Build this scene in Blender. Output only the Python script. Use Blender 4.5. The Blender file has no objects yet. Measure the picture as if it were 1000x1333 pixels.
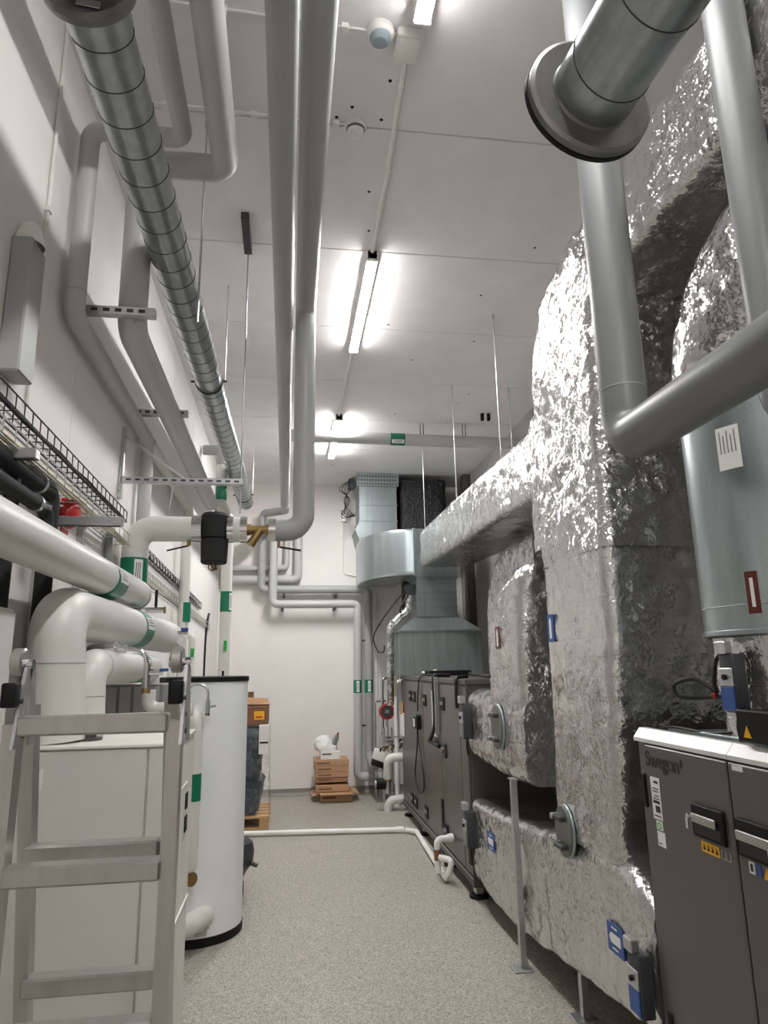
import bpy, bmesh, math, random
from mathutils import Vector, Matrix, noise
random.seed(7)
V = Vector
PI = math.pi
SC = bpy.context.scene
COL = SC.collection

# ------------------------------------------------------------------ camera
cam_d = bpy.data.cameras.new('camera')
cam = bpy.data.objects.new('camera', cam_d)
COL.objects.link(cam)
SC.camera = cam
cam_d.sensor_fit = 'HORIZONTAL'
cam_d.sensor_width = 36.0
cam_d.lens = 36.0 * 878.0 / 1000.0
cam_d.clip_start = 0.05
ROT = Matrix(((0.99022697, 0.01477951, 0.13867992),
              (-0.1384555, 0.22361662, 0.96479308),
              (-0.01675197, -0.97456512, 0.22347751)))
ex, ey, ez = (ROT @ V((1, 0, 0))), (ROT @ V((0, 1, 0))), (ROT @ V((0, 0, 1)))
mw = Matrix.Identity(4)
for i in range(3):
    mw[i][0] = ex[i]; mw[i][1] = -ey[i]; mw[i][2] = -ez[i]
mw[0][3], mw[1][3], mw[2][3] = 0, 0, 1.65
cam.matrix_world = mw

# ------------------------------------------------------------------ world, exposure
w = bpy.data.worlds.new('world'); SC.world = w; w.use_nodes = True
w.node_tree.nodes['Background'].inputs[0].default_value = (0.9, 0.95, 1, 1)
w.node_tree.nodes['Background'].inputs[1].default_value = 0.02
SC.view_settings.view_transform = 'Standard'
SC.view_settings.look = 'None'
SC.view_settings.gamma = 1.0
SC.view_settings.use_curve_mapping = False
SC.view_settings.exposure = 0.0
SC.cycles.diffuse_bounces = 8
LAMP = 300.0          # strength of the LED battens' diffusers

# ------------------------------------------------------------------ materials
def new_mat(name):
    m = bpy.data.materials.new(name); m.use_nodes = True
    nt = m.node_tree
    return m, nt, nt.nodes['Principled BSDF']
def node(nt, t, **kw):
    n = nt.nodes.new(t)
    for k, v in kw.items():
        if k.startswith('i_'): n.inputs[k[2:].replace('_', ' ')].default_value = v
        else: setattr(n, k, v)
    return n
def srgb(c):
    return tuple((x / 12.92 if x <= 0.04045 else ((x + 0.055) / 1.055) ** 2.4) for x in [v / 255 for v in c]) + (1,)
def ramp(nt, fac, stops):
    r = nt.nodes.new('ShaderNodeValToRGB'); cr = r.color_ramp
    while len(cr.elements) < len(stops): cr.elements.new(0.5)
    for e, (p, c) in zip(cr.elements, stops):
        e.position = p; e.color = c if len(c) == 4 else (*c, 1)
    nt.links.new(fac, r.inputs[0]); return r.outputs[0]
def coords(nt, kind='Object', scale=(1, 1, 1)):
    tc = nt.nodes.new('ShaderNodeTexCoord'); mp = nt.nodes.new('ShaderNodeMapping')
    mp.inputs['Scale'].default_value = scale
    nt.links.new(tc.outputs[kind], mp.inputs[0]); return mp.outputs[0]
def bump(nt, h, bsdf, strength, dist):
    b = nt.nodes.new('ShaderNodeBump'); b.inputs['Strength'].default_value = strength; b.inputs['Distance'].default_value = dist
    nt.links.new(h, b.inputs['Height']); nt.links.new(b.outputs[0], bsdf.inputs['Normal']); return b
def simple(name, rgb, rough=0.5, metal=0.0, var=0.06, scale=6.0, bmp=0.0, bscale=80.0, spec=0.5, stretch=(1, 1, 1)):
    m, nt, b = new_mat(name)
    c = srgb(rgb)
    co = coords(nt, 'Object', stretch)
    n = node(nt, 'ShaderNodeTexNoise', i_Scale=scale, i_Detail=5.0, i_Roughness=0.6)
    nt.links.new(co, n.inputs['Vector'])
    lo = tuple(x * (1 - var) for x in c[:3]); hi = tuple(min(1, x * (1 + var)) for x in c[:3])
    nt.links.new(ramp(nt, n.outputs['Fac'], [(0.3, lo), (0.7, hi)]), b.inputs['Base Color'])
    b.inputs['Roughness'].default_value = rough; b.inputs['Metallic'].default_value = metal
    b.inputs['Specular IOR Level'].default_value = spec
    if bmp:
        n2 = node(nt, 'ShaderNodeTexNoise', i_Scale=bscale, i_Detail=3.0)
        nt.links.new(co, n2.inputs['Vector']); bump(nt, n2.outputs['Fac'], b, bmp, 0.002)
    return m

M = {}
M['wall'] = simple('wall_paint', (233, 229, 226), 0.75, 0, 0.03, 2.5, 0.25, 60)
M['ceil'] = simple('ceiling_paint', (232, 230, 230), 0.85, 0, 0.04, 3.0, 0.35, 45)
M['gap'] = simple('joint_dark', (96, 92, 90), 0.9)
M['hole'] = simple('drill_hole_dark', (40, 38, 36), 0.9)
M['skirt'] = simple('coved_skirting_grey', (138, 134, 128), 0.5, 0, 0.06, 30)
M['pipeg'] = simple('grey_pvc_jacket', (162, 164, 164), 0.42, 0, 0.03, 4)
M['pipeg_lit'] = simple('grey_pvc_jacket_lit', (186, 187, 186), 0.42, 0, 0.03, 4)  # lit copy of the grey jacket: brighter light put into the colour
M['pipeg_shaded'] = simple('grey_pvc_jacket_shaded', (118, 120, 121), 0.4, 0, 0.03, 4)  # shaded copy of the grey jacket: shade on near drop pipes painted in
M['pipew'] = simple('white_pvc_jacket', (216, 216, 211), 0.36, 0, 0.03, 4)
M['white'] = simple('white_plastic', (232, 231, 227), 0.4)
M['cab'] = simple('cabinet_grey_paint', (208, 209, 204), 0.45, 0, 0.03, 5, 0.1, 300)
M['cabtop'] = simple('cabinet_white_paint', (232, 230, 222), 0.45)
M['tank'] = simple('tank_white_jacket', (240, 243, 242), 0.4, 0, 0.02, 4)
M['green'] = simple('green_marker_tape', (6, 116, 82), 0.35, 0, 0.05)
M['greenb'] = simple('green_badge', (40, 160, 70), 0.4)
M['foam'] = simple('black_foam_insulation', (34, 34, 35), 0.8, 0, 0.2, 30, 0.4, 120)
M['black'] = simple('black_plastic', (14, 14, 15), 0.6, spec=0.3)
M['blackm'] = simple('black_cable', (16, 16, 17), 0.5)
M['darkgrey'] = simple('dark_grey_plastic', (58, 60, 64), 0.45)
M['midgrey'] = simple('grey_plastic', (128, 130, 130), 0.5)
M['ahu'] = simple('unit_metallic_paint', (106, 101, 98), 0.38, 0.45, 0.03, 3, 0.08, 400)
M['ahud'] = simple('unit_frame_dark', (90, 85, 82), 0.4, 0.4)
M['rim'] = simple('unit_white_profile', (226, 226, 224), 0.35, 0.2)
M['alu'] = simple('ladder_aluminium', (186, 184, 180), 0.34, 0.9, 0.08, 5, 0.05, 200, stretch=(8, 8, 0.4))
M['chrome'] = simple('chromed_fitting', (215, 215, 215), 0.15, 1.0)
M['steel'] = simple('zinc_plated_steel', (196, 198, 200), 0.35, 0.9, 0.08, 40)
M['steeld'] = simple('perforation_dark', (70, 70, 72), 0.6, 0.3)
M['brass'] = simple('brass', (150, 124, 82), 0.4, 0.8, 0.1, 25)
M['red'] = simple('red_enamel', (170, 24, 28), 0.35)
M['redd'] = simple('red_brown_sticker', (96, 34, 28), 0.4)
M['blue'] = simple('blue_sticker', (36, 78, 150), 0.4)
M['paper'] = simple('paper_label', (235, 235, 232), 0.6)
M['yellow'] = simple('yellow_sticker', (236, 176, 30), 0.5)
M['card'] = simple('cardboard', (186, 146, 114), 0.85, 0, 0.08, 12, 0.2, 150)
M['cardd'] = simple('cardboard_dark', (128, 92, 66), 0.85, 0, 0.08, 12)
M['wood'] = simple('pallet_wood', (196, 158, 112), 0.8, 0, 0.15, 9, 0.2, 60, stretch=(1, 8, 8))
M['navy'] = simple('dark_blue_plastic_bag', (36, 46, 62), 0.3, 0, 0.2, 12, 0.6, 25)
M['hatch'] = simple('hatch_grey', (118, 120, 116), 0.4, 0.5)
M['ink'] = simple('printed_ink', (40, 40, 42), 0.6)
M['beige'] = simple('cream_cable', (226, 218, 186), 0.5)

# galvanised sheet with a soft spangle
def galv(name, rgb, rough, sc):
    m, nt, b = new_mat(name)
    n = node(nt, 'ShaderNodeTexNoise', i_Scale=sc, i_Detail=1.0); nt.links.new(coords(nt), n.inputs['Vector'])
    n2 = node(nt, 'ShaderNodeTexNoise', i_Scale=5.0, i_Detail=2.0); nt.links.new(coords(nt, 'Object', (4, 4, 0.3)), n2.inputs['Vector'])
    mx = node(nt, 'ShaderNodeMath', operation='MULTIPLY_ADD'); mx.inputs[1].default_value = 0.4
    nt.links.new(n.outputs['Fac'], mx.inputs[0]); nt.links.new(n2.outputs['Fac'], mx.inputs[2])
    c = srgb(rgb)
    nt.links.new(ramp(nt, mx.outputs[0], [(0.4, tuple(x * 0.84 for x in c[:3])), (1.0, tuple(min(1, x * 1.14) for x in c[:3]))]), b.inputs['Base Color'])
    b.inputs['Roughness'].default_value = rough + 0.04
    b.inputs['Metallic'].default_value = 0.92
    return m
M['galv'] = galv('galvanised_sheet', (172, 182, 184), 0.27, 110)
M['galvd'] = galv('galvanised_sheet_dull', (150, 160, 158), 0.5, 50)
M['spiral'] = galv('spiral_duct_zinc', (166, 172, 172), 0.24, 110)
M['collar'] = galv('damper_collar_zinc', (126, 126, 124), 0.42, 70)

# crumpled aluminium foil with a scrim grid (UV in metres)
def foil(name, wr=1.0):
    m, nt, b = new_mat(name)
    tc = nt.nodes.new('ShaderNodeTexCoord')
    L_ = nt.links.new
    def mth(op, a, b2=None, c=None):
        q = node(nt, 'ShaderNodeMath', operation=op)
        for i, x in enumerate((a, b2, c)):
            if x is None: continue
            if isinstance(x, (int, float)): q.inputs[i].default_value = x
            else: L_(x, q.inputs[i])
        return q.outputs[0]
    def noi(sc, det, dist, ro=0.5):
        n = node(nt, 'ShaderNodeTexNoise', i_Scale=sc, i_Detail=det, i_Roughness=ro, i_Distortion=dist); L_(tc.outputs['Object'], n.inputs['Vector']); return n.outputs['Fac']
    n1, n2, n3 = noi(13.0, 2.0, 1.0), noi(38.0, 1.0, 0.8), noi(3.0, 2.0, 0.0)
    # creases: warped cells give flat facets with sharp folds between them
    wv = node(nt, 'ShaderNodeTexNoise', i_Scale=7.0, i_Detail=2.0); L_(tc.outputs['Object'], wv.inputs['Vector'])
    add = nt.nodes.new('ShaderNodeVectorMath'); add.operation = 'MULTIPLY_ADD'; add.inputs[1].default_value = (0.11, 0.11, 0.11)
    L_(wv.outputs['Color'], add.inputs[0]); L_(tc.outputs['Object'], add.inputs[2])
    vo = node(nt, 'ShaderNodeTexVoronoi', i_Scale=34.0); L_(add.outputs[0], vo.inputs['Vector'])
    vo2 = node(nt, 'ShaderNodeTexVoronoi', i_Scale=14.0); L_(add.outputs[0], vo2.inputs['Vector'])
    r1 = mth('ABSOLUTE', mth('SUBTRACT', n1, 0.5)); r2 = mth('ABSOLUTE', mth('SUBTRACT', n2, 0.5))
    amt = node(nt, 'ShaderNodeMapRange'); amt.inputs[1].default_value = 0.38; amt.inputs[2].default_value = 0.66; amt.inputs[3].default_value = 0.3; amt.inputs[4].default_value = 1.0
    L_(n3, amt.inputs[0])
    h = mth('MULTIPLY_ADD', r2, 0.5, mth('MULTIPLY', r1, 1.1))
    h = mth('MULTIPLY_ADD', vo.outputs['Distance'], 0.22, h)
    h = mth('MULTIPLY_ADD', vo2.outputs['Distance'], 0.3, h)
    h = mth('MULTIPLY', h, amt.outputs[0])
    sx = nt.nodes.new('ShaderNodeSeparateXYZ'); L_(tc.outputs['UV'], sx.inputs[0])
    def lines(o, period, wdt): return mth('LESS_THAN', mth('FRACT', mth('DIVIDE', o, period)), wdt / period)
    g = mth('MAXIMUM', lines(sx.outputs[0], 0.085, 0.0018), lines(sx.outputs[1], 0.085, 0.0018))
    gb = mth('MULTIPLY', g, mth('GREATER_THAN', n1, 0.5))
    mix = nt.nodes.new('ShaderNodeMix'); mix.data_type = 'RGBA'
    L_(gb, mix.inputs[0]); mix.inputs[6].default_value = (0.66, 0.655, 0.645, 1); mix.inputs[7].default_value = (0.36, 0.355, 0.35, 1)
    L_(mix.outputs[2], b.inputs['Base Color'])
    b.inputs['Metallic'].default_value = 0.9
    b.inputs['Roughness'].default_value = 0.16
    bn = bump(nt, h, b, 0.6 * wr, 0.025)
    # each crumpled facet leans its own way
    def vm(op, a, c=None):
        q = nt.nodes.new('ShaderNodeVectorMath'); q.operation = op
        for i, x in enumerate((a, c)):
            if x is None: continue
            if isinstance(x, tuple): q.inputs[i].default_value = x
            else: L_(x, q.inputs[i])
        return q
    f1 = node(nt, 'ShaderNodeTexVoronoi', i_Scale=27.0); L_(add.outputs[0], f1.inputs['Vector'])
    f2 = node(nt, 'ShaderNodeTexVoronoi', i_Scale=70.0); L_(add.outputs[0], f2.inputs['Vector'])
    t1 = vm('SUBTRACT', f1.outputs['Color'], (0.5, 0.5, 0.5)).outputs[0]; t2 = vm('SUBTRACT', f2.outputs['Color'], (0.5, 0.5, 0.5)).outputs[0]
    sm = vm('ADD', t1, t2).outputs[0]
    sc_ = vm('SCALE', sm); L_(mth('MULTIPLY', amt.outputs[0], 0.42 * wr), sc_.inputs['Scale'])
    ge = nt.nodes.new('ShaderNodeNewGeometry')
    nn = vm('NORMALIZE', vm('ADD', ge.outputs['Normal'], sc_.outputs[0]).outputs[0]).outputs[0]
    L_(nn, bn.inputs['Normal'])
    return m
M['foil'] = foil('aluminium_foil_wrap')
M['foils'] = foil('aluminium_foil_smooth', 0.62)

# flecked resin floor
m, nt, b = new_mat('flecked_resin_floor'); co = coords(nt)
n1 = node(nt, 'ShaderNodeTexNoise', i_Scale=125.0, i_Detail=2.0, i_Roughness=0.65)
n2 = node(nt, 'ShaderNodeTexNoise', i_Scale=0.9, i_Detail=4.0)
for n in (n1, n2): nt.links.new(co, n.inputs['Vector'])
fl = ramp(nt, n1.outputs['Fac'], [(0.33, srgb((108, 103, 95))), (0.46, srgb((162, 157, 147))), (0.56, srgb((178, 173, 163))), (0.68, srgb((208, 203, 193)))])
dirt = ramp(nt, n2.outputs['Fac'], [(0.3, (0.9, 0.9, 0.89)), (0.7, (1.0, 1.0, 1.0))])
mx = nt.nodes.new('ShaderNodeMix'); mx.data_type = 'RGBA'; mx.blend_type = 'MULTIPLY'; mx.inputs[0].default_value = 1
nt.links.new(fl, mx.inputs[6]); nt.links.new(dirt, mx.inputs[7]); nt.links.new(mx.outputs[2], b.inputs['Base Color'])
b.inputs['Roughness'].default_value = 0.42
bump(nt, n1.outputs['Fac'], b, 0.15, 0.001)
M['floor'] = m
# lit LED diffuser
m, nt, b = new_mat('led_diffuser')
b.inputs['Emission Color'].default_value = (1, 0.985, 0.97, 1); b.inputs['Emission Strength'].default_value = LAMP * 0.66
M['led'] = m
m, nt, b = new_mat('led_diffuser_dimmed')  # nearest batten, strength lowered to balance the light
b.inputs['Emission Color'].default_value = (1, 0.985, 0.97, 1); b.inputs['Emission Strength'].default_value = LAMP * 0.5
M['led_dim'] = m
m, nt, b = new_mat('led_diffuser_boosted')  # farthest batten, strength raised to brighten the far wall
b.inputs['Emission Color'].default_value = (1, 0.985, 0.97, 1); b.inputs['Emission Strength'].default_value = LAMP * 1.15
M['led_far'] = m
m, nt, b = new_mat('led_diffuser_rear')
b.inputs['Emission Color'].default_value = (1, 0.985, 0.97, 1); b.inputs['Emission Strength'].default_value = LAMP * 0.62
M['led_rear'] = m
m, nt, b = new_mat('small_display_lit'); b.inputs['Base Color'].default_value = (0.02, 0.05, 0.03, 1)
M['disp'] = m
# stretch wrap
m, nt, b = new_mat('stretch_wrap_film'); co = coords(nt)
n1 = node(nt, 'ShaderNodeTexNoise', i_Scale=14.0, i_Detail=4.0, i_Distortion=1.5); nt.links.new(co, n1.inputs['Vector'])
b.inputs['Base Color'].default_value = (0.9, 0.91, 0.92, 1); b.inputs['Roughness'].default_value = 0.12
a = ramp(nt, n1.outputs['Fac'], [(0.45, (0.03, 0.03, 0.03)), (0.8, (0.3, 0.3, 0.3))]); nt.links.new(a, b.inputs['Alpha'])
bump(nt, n1.outputs['Fac'], b, 0.8, 0.01)
M['wrap'] = m
# dimpled black rubber insulation
m, nt, b = new_mat('black_dimpled_insulation'); co = coords(nt)
vv = node(nt, 'ShaderNodeTexVoronoi', i_Scale=38.0); nt.links.new(co, vv.inputs['Vector'])
nt.links.new(ramp(nt, vv.outputs['Distance'], [(0.0, srgb((48, 48, 52))), (0.6, srgb((18, 18, 20)))]), b.inputs['Base Color'])
b.inputs['Roughness'].default_value = 0.55; bump(nt, vv.outputs['Distance'], b, 0.8, 0.02)
M['dimple'] = m

# ------------------------------------------------------------------ mesh builder
LOC = {}
class MB:
    def __init__(s): s.v = []; s.f = []; s.sm = []; s.uv = None
    def add(s, verts, faces, smooth=False):
        o = len(s.v); s.v += [V(p) for p in verts]
        for f in faces:
            s.f.append([i + o for i in f]); s.sm.append(smooth)
        return s
    def box(s, x0, x1, y0, y1, z0, z1, bev=0.0, seg=1, mat=None):
        if bev <= 0:
            vs = [(x, y, z) for z in (z0, z1) for y in (y0, y1) for x in (x0, x1)]
            fs = [(0, 2, 3, 1), (4, 5, 7, 6), (0, 1, 5, 4), (2, 6, 7, 3), (0, 4, 6, 2), (1, 3, 7, 5)]
            vs = [V(p) for p in vs]
            if mat: vs = [mat @ p for p in vs]
            return s.add(vs, fs)
        bm = bmesh.new(); bmesh.ops.create_cube(bm, size=1)
        for q in bm.verts: q.co = V(((x0 + x1) / 2 + q.co.x * (x1 - x0), (y0 + y1) / 2 + q.co.y * (y1 - y0), (z0 + z1) / 2 + q.co.z * (z1 - z0)))
        bmesh.ops.bevel(bm, geom=bm.edges[:], offset=bev, segments=seg, profile=0.5, affect='EDGES')
        bm.verts.index_update()
        vs = [q.co.copy() for q in bm.verts]
        if mat: vs = [mat @ p for p in vs]
        big = 0.5 * min((x1 - x0), (y1 - y0), (z1 - z0)) ** 2
        o = len(s.v); s.v += vs
        for f in bm.faces:
            s.f.append([q.index + o for q in f.verts]); s.sm.append(seg > 1)
        bm.free(); return s
    def frame(s, d):
        d = d.normalized(); a = V((0, 0, 1)) if abs(d.z) < 0.9 else V((0, 1, 0))
        u = a.cross(d).normalized(); return u, d.cross(u).normalized()
    def cyl(s, p0, p1, r0, r1=None, n=24, cap=True):
        p0, p1 = V(p0), V(p1); r1 = r0 if r1 is None else r1
        u, w_ = s.frame(p1 - p0)
        ring = lambda p, r: [p + (u * math.cos(2 * PI * k / n) + w_ * math.sin(2 * PI * k / n)) * r for k in range(n)]
        a, b_ = ring(p0, r0), ring(p1, r1)
        s.add(a + b_, [(k, (k + 1) % n, n + (k + 1) % n, n + k) for k in range(n)], True)
        if cap:
            s.add(a, [tuple(reversed(range(n)))]); s.add(b_, [tuple(range(n))])
        return s
    def tube(s, pts, r, n=20, cap=True, closed=False):
        pts = [V(p) for p in pts]; m_ = len(pts)
        rs = r if isinstance(r, (list, tuple)) else [r] * m_
        tan = []
        for i in range(m_):
            if closed: t = pts[(i + 1) % m_] - pts[i - 1]
            else: t = pts[min(i + 1, m_ - 1)] - pts[max(i - 1, 0)]
            tan.append(t.normalized())
        u, w_ = s.frame(tan[0]); rings = []
        for i in range(m_):
            if i:
                q = tan[i - 1].rotation_difference(tan[i]); u = (q @ u); u = (u - tan[i] * u.dot(tan[i])).normalized()
            w_ = tan[i].cross(u)
            rings.append([pts[i] + (u * math.cos(2 * PI * k / n) + w_ * math.sin(2 * PI * k / n)) * rs[i] for k in range(n)])
        vs = [p for q in rings for p in q]; fs = []
        for i in range(m_ if closed else m_ - 1):
            j = (i + 1) % m_
            for k in range(n):
                fs.append((i * n + k, i * n + (k + 1) % n, j * n + (k + 1) % n, j * n + k))
        s.add(vs, fs, True)
        if cap and not closed:
            s.add(rings[0], [tuple(reversed(range(n)))]); s.add(rings[-1], [tuple(range(n))])
        return s
    def lathe(s, c, axis, prof, n=40):   # prof: (radius, distance along axis)
        c = V(c); axis = V(axis).normalized(); u, w_ = s.frame(axis)
        for (r0, h0), (r1, h1) in zip(prof[:-1], prof[1:]):
            a = [c + axis * h0 + (u * math.cos(2 * PI * k / n) + w_ * math.sin(2 * PI * k / n)) * r0 for k in range(n)]
            b_ = [c + axis * h1 + (u * math.cos(2 * PI * k / n) + w_ * math.sin(2 * PI * k / n)) * r1 for k in range(n)]
            if r0 < 1e-5: s.add([c + axis * h0] + b_, [(0, 1 + (k + 1) % n, 1 + k)[::-1] for k in range(n)], True)
            elif r1 < 1e-5: s.add(a + [c + axis * h1], [(k, (k + 1) % n, n) for k in range(n)], True)
            else: s.add(a + b_, [(k, (k + 1) % n, n + (k + 1) % n, n + k) for k in range(n)], True)
        return s
    def ball(s, c, r, n=16, sc=(1, 1, 1)):
        c = V(c); vs = []; fs = []; k = n // 2
        for i in range(k + 1):
            t = PI * i / k
            for j in range(n):
                p = 2 * PI * j / n
                vs.append(c + V((r * sc[0] * math.sin(t) * math.cos(p), r * sc[1] * math.sin(t) * math.sin(p), r * sc[2] * math.cos(t))))
        for i in range(k):
            for j in range(n): fs.append((i * n + j, (i + 1) * n + j, (i + 1) * n + (j + 1) % n, i * n + (j + 1) % n))
        return s.add(vs, fs, True)
    def quad(s, a, b_, c, d): return s.add([a, b_, c, d], [(0, 1, 2, 3)])
    def prism(s, poly, off):
        n = len(poly); off = V(off); a = [V(p) for p in poly]; b_ = [p + off for p in a]
        s.add(a + b_, [(k, (k + 1) % n, n + (k + 1) % n, n + k) for k in range(n)])
        s.add(a, [tuple(reversed(range(n)))]); s.add(b_, [tuple(range(n))]); return s
    def build(s, name, mat, parent=None, label=None, kind=None, group=None, cat=None):
        me = bpy.data.meshes.new(name)
        base = V((0, 0, 0))
        if parent is not None: base = LOC[parent.name]
        elif s.v:
            lo = V([min(p[i] for p in s.v) for i in range(3)]); hi = V([max(p[i] for p in s.v) for i in range(3)])
            base = V(((lo.x + hi.x) / 2, (lo.y + hi.y) / 2, lo.z))
        me.from_pydata([tuple(p - base) for p in s.v], [], s.f)
        me.polygons.foreach_set('use_smooth', s.sm)
        if s.uv:
            ul = me.uv_layers.new(name='UVMap')
            for poly in me.polygons:
                for li in poly.loop_indices:
                    ul.data[li].uv = s.uv[me.loops[li].vertex_index]
        bm = bmesh.new(); bm.from_mesh(me); bmesh.ops.recalc_face_normals(bm, faces=bm.faces[:]); bm.to_mesh(me); bm.free()
        me.materials.append(M[mat] if isinstance(mat, str) else mat); me.update()
        o = bpy.data.objects.new(name, me); COL.objects.link(o)
        if parent is not None:
            o.parent = parent; LOC[o.name] = base
        else:
            o.location = base; LOC[o.name] = base
        if label: o['label'] = label
        if kind: o['kind'] = kind
        if group: o['group'] = group
        if cat: o['category'] = cat
        return o

def thing(name, label, cat, loc, group=None):
    o = bpy.data.objects.new(name, None); o.empty_display_size = 0.1; COL.objects.link(o)
    o.location = loc; LOC[o.name] = V(loc); o['label'] = label; o['category'] = cat
    if group: o['group'] = group
    return o
def path(pts, br, n=7):
    pts = [V(p) for p in pts]; out = [pts[0]]
    for i in range(1, len(pts) - 1):
        a, b_, c = pts[i - 1], pts[i], pts[i + 1]
        d0, d1 = (a - b_).normalized(), (c - b_).normalized()
        r = br[i - 1] if isinstance(br, (list, tuple)) else br
        ang = d0.angle(d1); t = r / math.tan(ang / 2); t = min(t, (a - b_).length * 0.48 if i > 1 else (a - b_).length * 0.96, (c - b_).length * 0.48 if i < len(pts) - 2 else (c - b_).length * 0.96)
        rr = t * math.tan(ang / 2)
        ctr = b_ + (d0 + d1).normalized() * (rr / math.sin(ang / 2))
        s0, s1 = b_ + d0 * t - ctr, b_ + d1 * t - ctr
        q = s0.rotation_difference(s1); ax, an = q.to_axis_angle()
        for k in range(n + 1):
            out.append(ctr + Matrix.Rotation(an * k / n, 3, ax) @ s0)
    out.append(pts[-1]); return out
def cable(pts, r=0.006, steps=8):
    pts = [V(p) for p in pts]; out = []
    for i in range(len(pts) - 1):
        p0, p1, p2, p3 = pts[max(i - 1, 0)], pts[i], pts[i + 1], pts[min(i + 2, len(pts) - 1)]
        for k in range(steps):
            t = k / steps
            out.append(0.5 * ((2 * p1) + (p2 - p0) * t + (2 * p0 - 5 * p1 + 4 * p2 - p3) * t * t + (3 * p1 - p0 - 3 * p2 + p3) * t ** 3))
    out.append(pts[-1]); return out
def patch(c, axis, r, a0, a1, h0, h1, ref, n=6):   # curved label on a cylinder
    mb = MB(); c = V(c); axis = V(axis).normalized(); u = V(ref); u = (u - axis * u.dot(axis)).normalized(); w_ = axis.cross(u)
    vs = []
    for k in range(n + 1):
        a = a0 + (a1 - a0) * k / n; d = (u * math.cos(a) + w_ * math.sin(a)) * r
        vs += [c + axis * h0 + d, c + axis * h1 + d]
    mb.add(vs, [(2 * k, 2 * k + 2, 2 * k + 3, 2 * k + 1) for k in range(n)], True); return mb
def band(parent, p0, p1, r, mat='green', label=None, flag=None, name='marker_band'):
    mb = MB(); mb.cyl(p0, p1, r + 0.002, n=28); b_ = mb.build(name, mat, parent)
    if label: b_['label'] = label
    if flag is not None:
        p0, p1 = V(p0), V(p1); L = (p1 - p0).length
        patch(p0, p1 - p0, r + 0.0035, -0.32, 0.32, L * 0.08, L * 0.92, flag).build('flow_label', 'paper', b_)
        for k in range(3): 
            patch(p0, p1 - p0, r + 0.0042, -0.2 + k * 0.14, -0.15 + k * 0.14, L * 0.2, L * 0.8, flag).build('print_line', 'ink', b_)
    return b_
def ringclip(parent, p, axis, r, wdt=0.02, mat='steel', name='pipe_clamp', bolts=None):
    p = V(p); ax = V(axis).normalized()
    mb = MB(); mb.lathe(p - ax * wdt / 2, ax, [(r, 0), (r + 0.004, 0), (r + 0.004, wdt), (r, wdt)], 28)
    if bolts is not None:
        for sgn in (1, -1):
            d = V(bolts).normalized() * sgn
            mb.cyl(p + d * (r + 0.002), p + d * (r + 0.03), 0.008, n=8)
    return mb.build(name, mat, parent)
def pipe(name, label, pts, r, mat, br=None, cat='pipe', n=24, group=None):
    pts = [V(p) for p in pts]
    t = thing(name, label, cat, pts[0], group)
    MB().tube(path(pts, r * 1.25 if br is None else br), r, n).build('pipe_run', mat, t)
    # seams where each elbow cover meets the straight
    return t
def seam(parent, p, axis, r):
    p = V(p); ax = V(axis).normalized()
    MB().lathe(p - ax * 0.002, ax, [(r - 0.002, 0), (r + 0.0012, 0), (r + 0.0012, 0.004), (r - 0.002, 0.004)], 28).build('jacket_seam', 'pipeg', parent)

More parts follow.
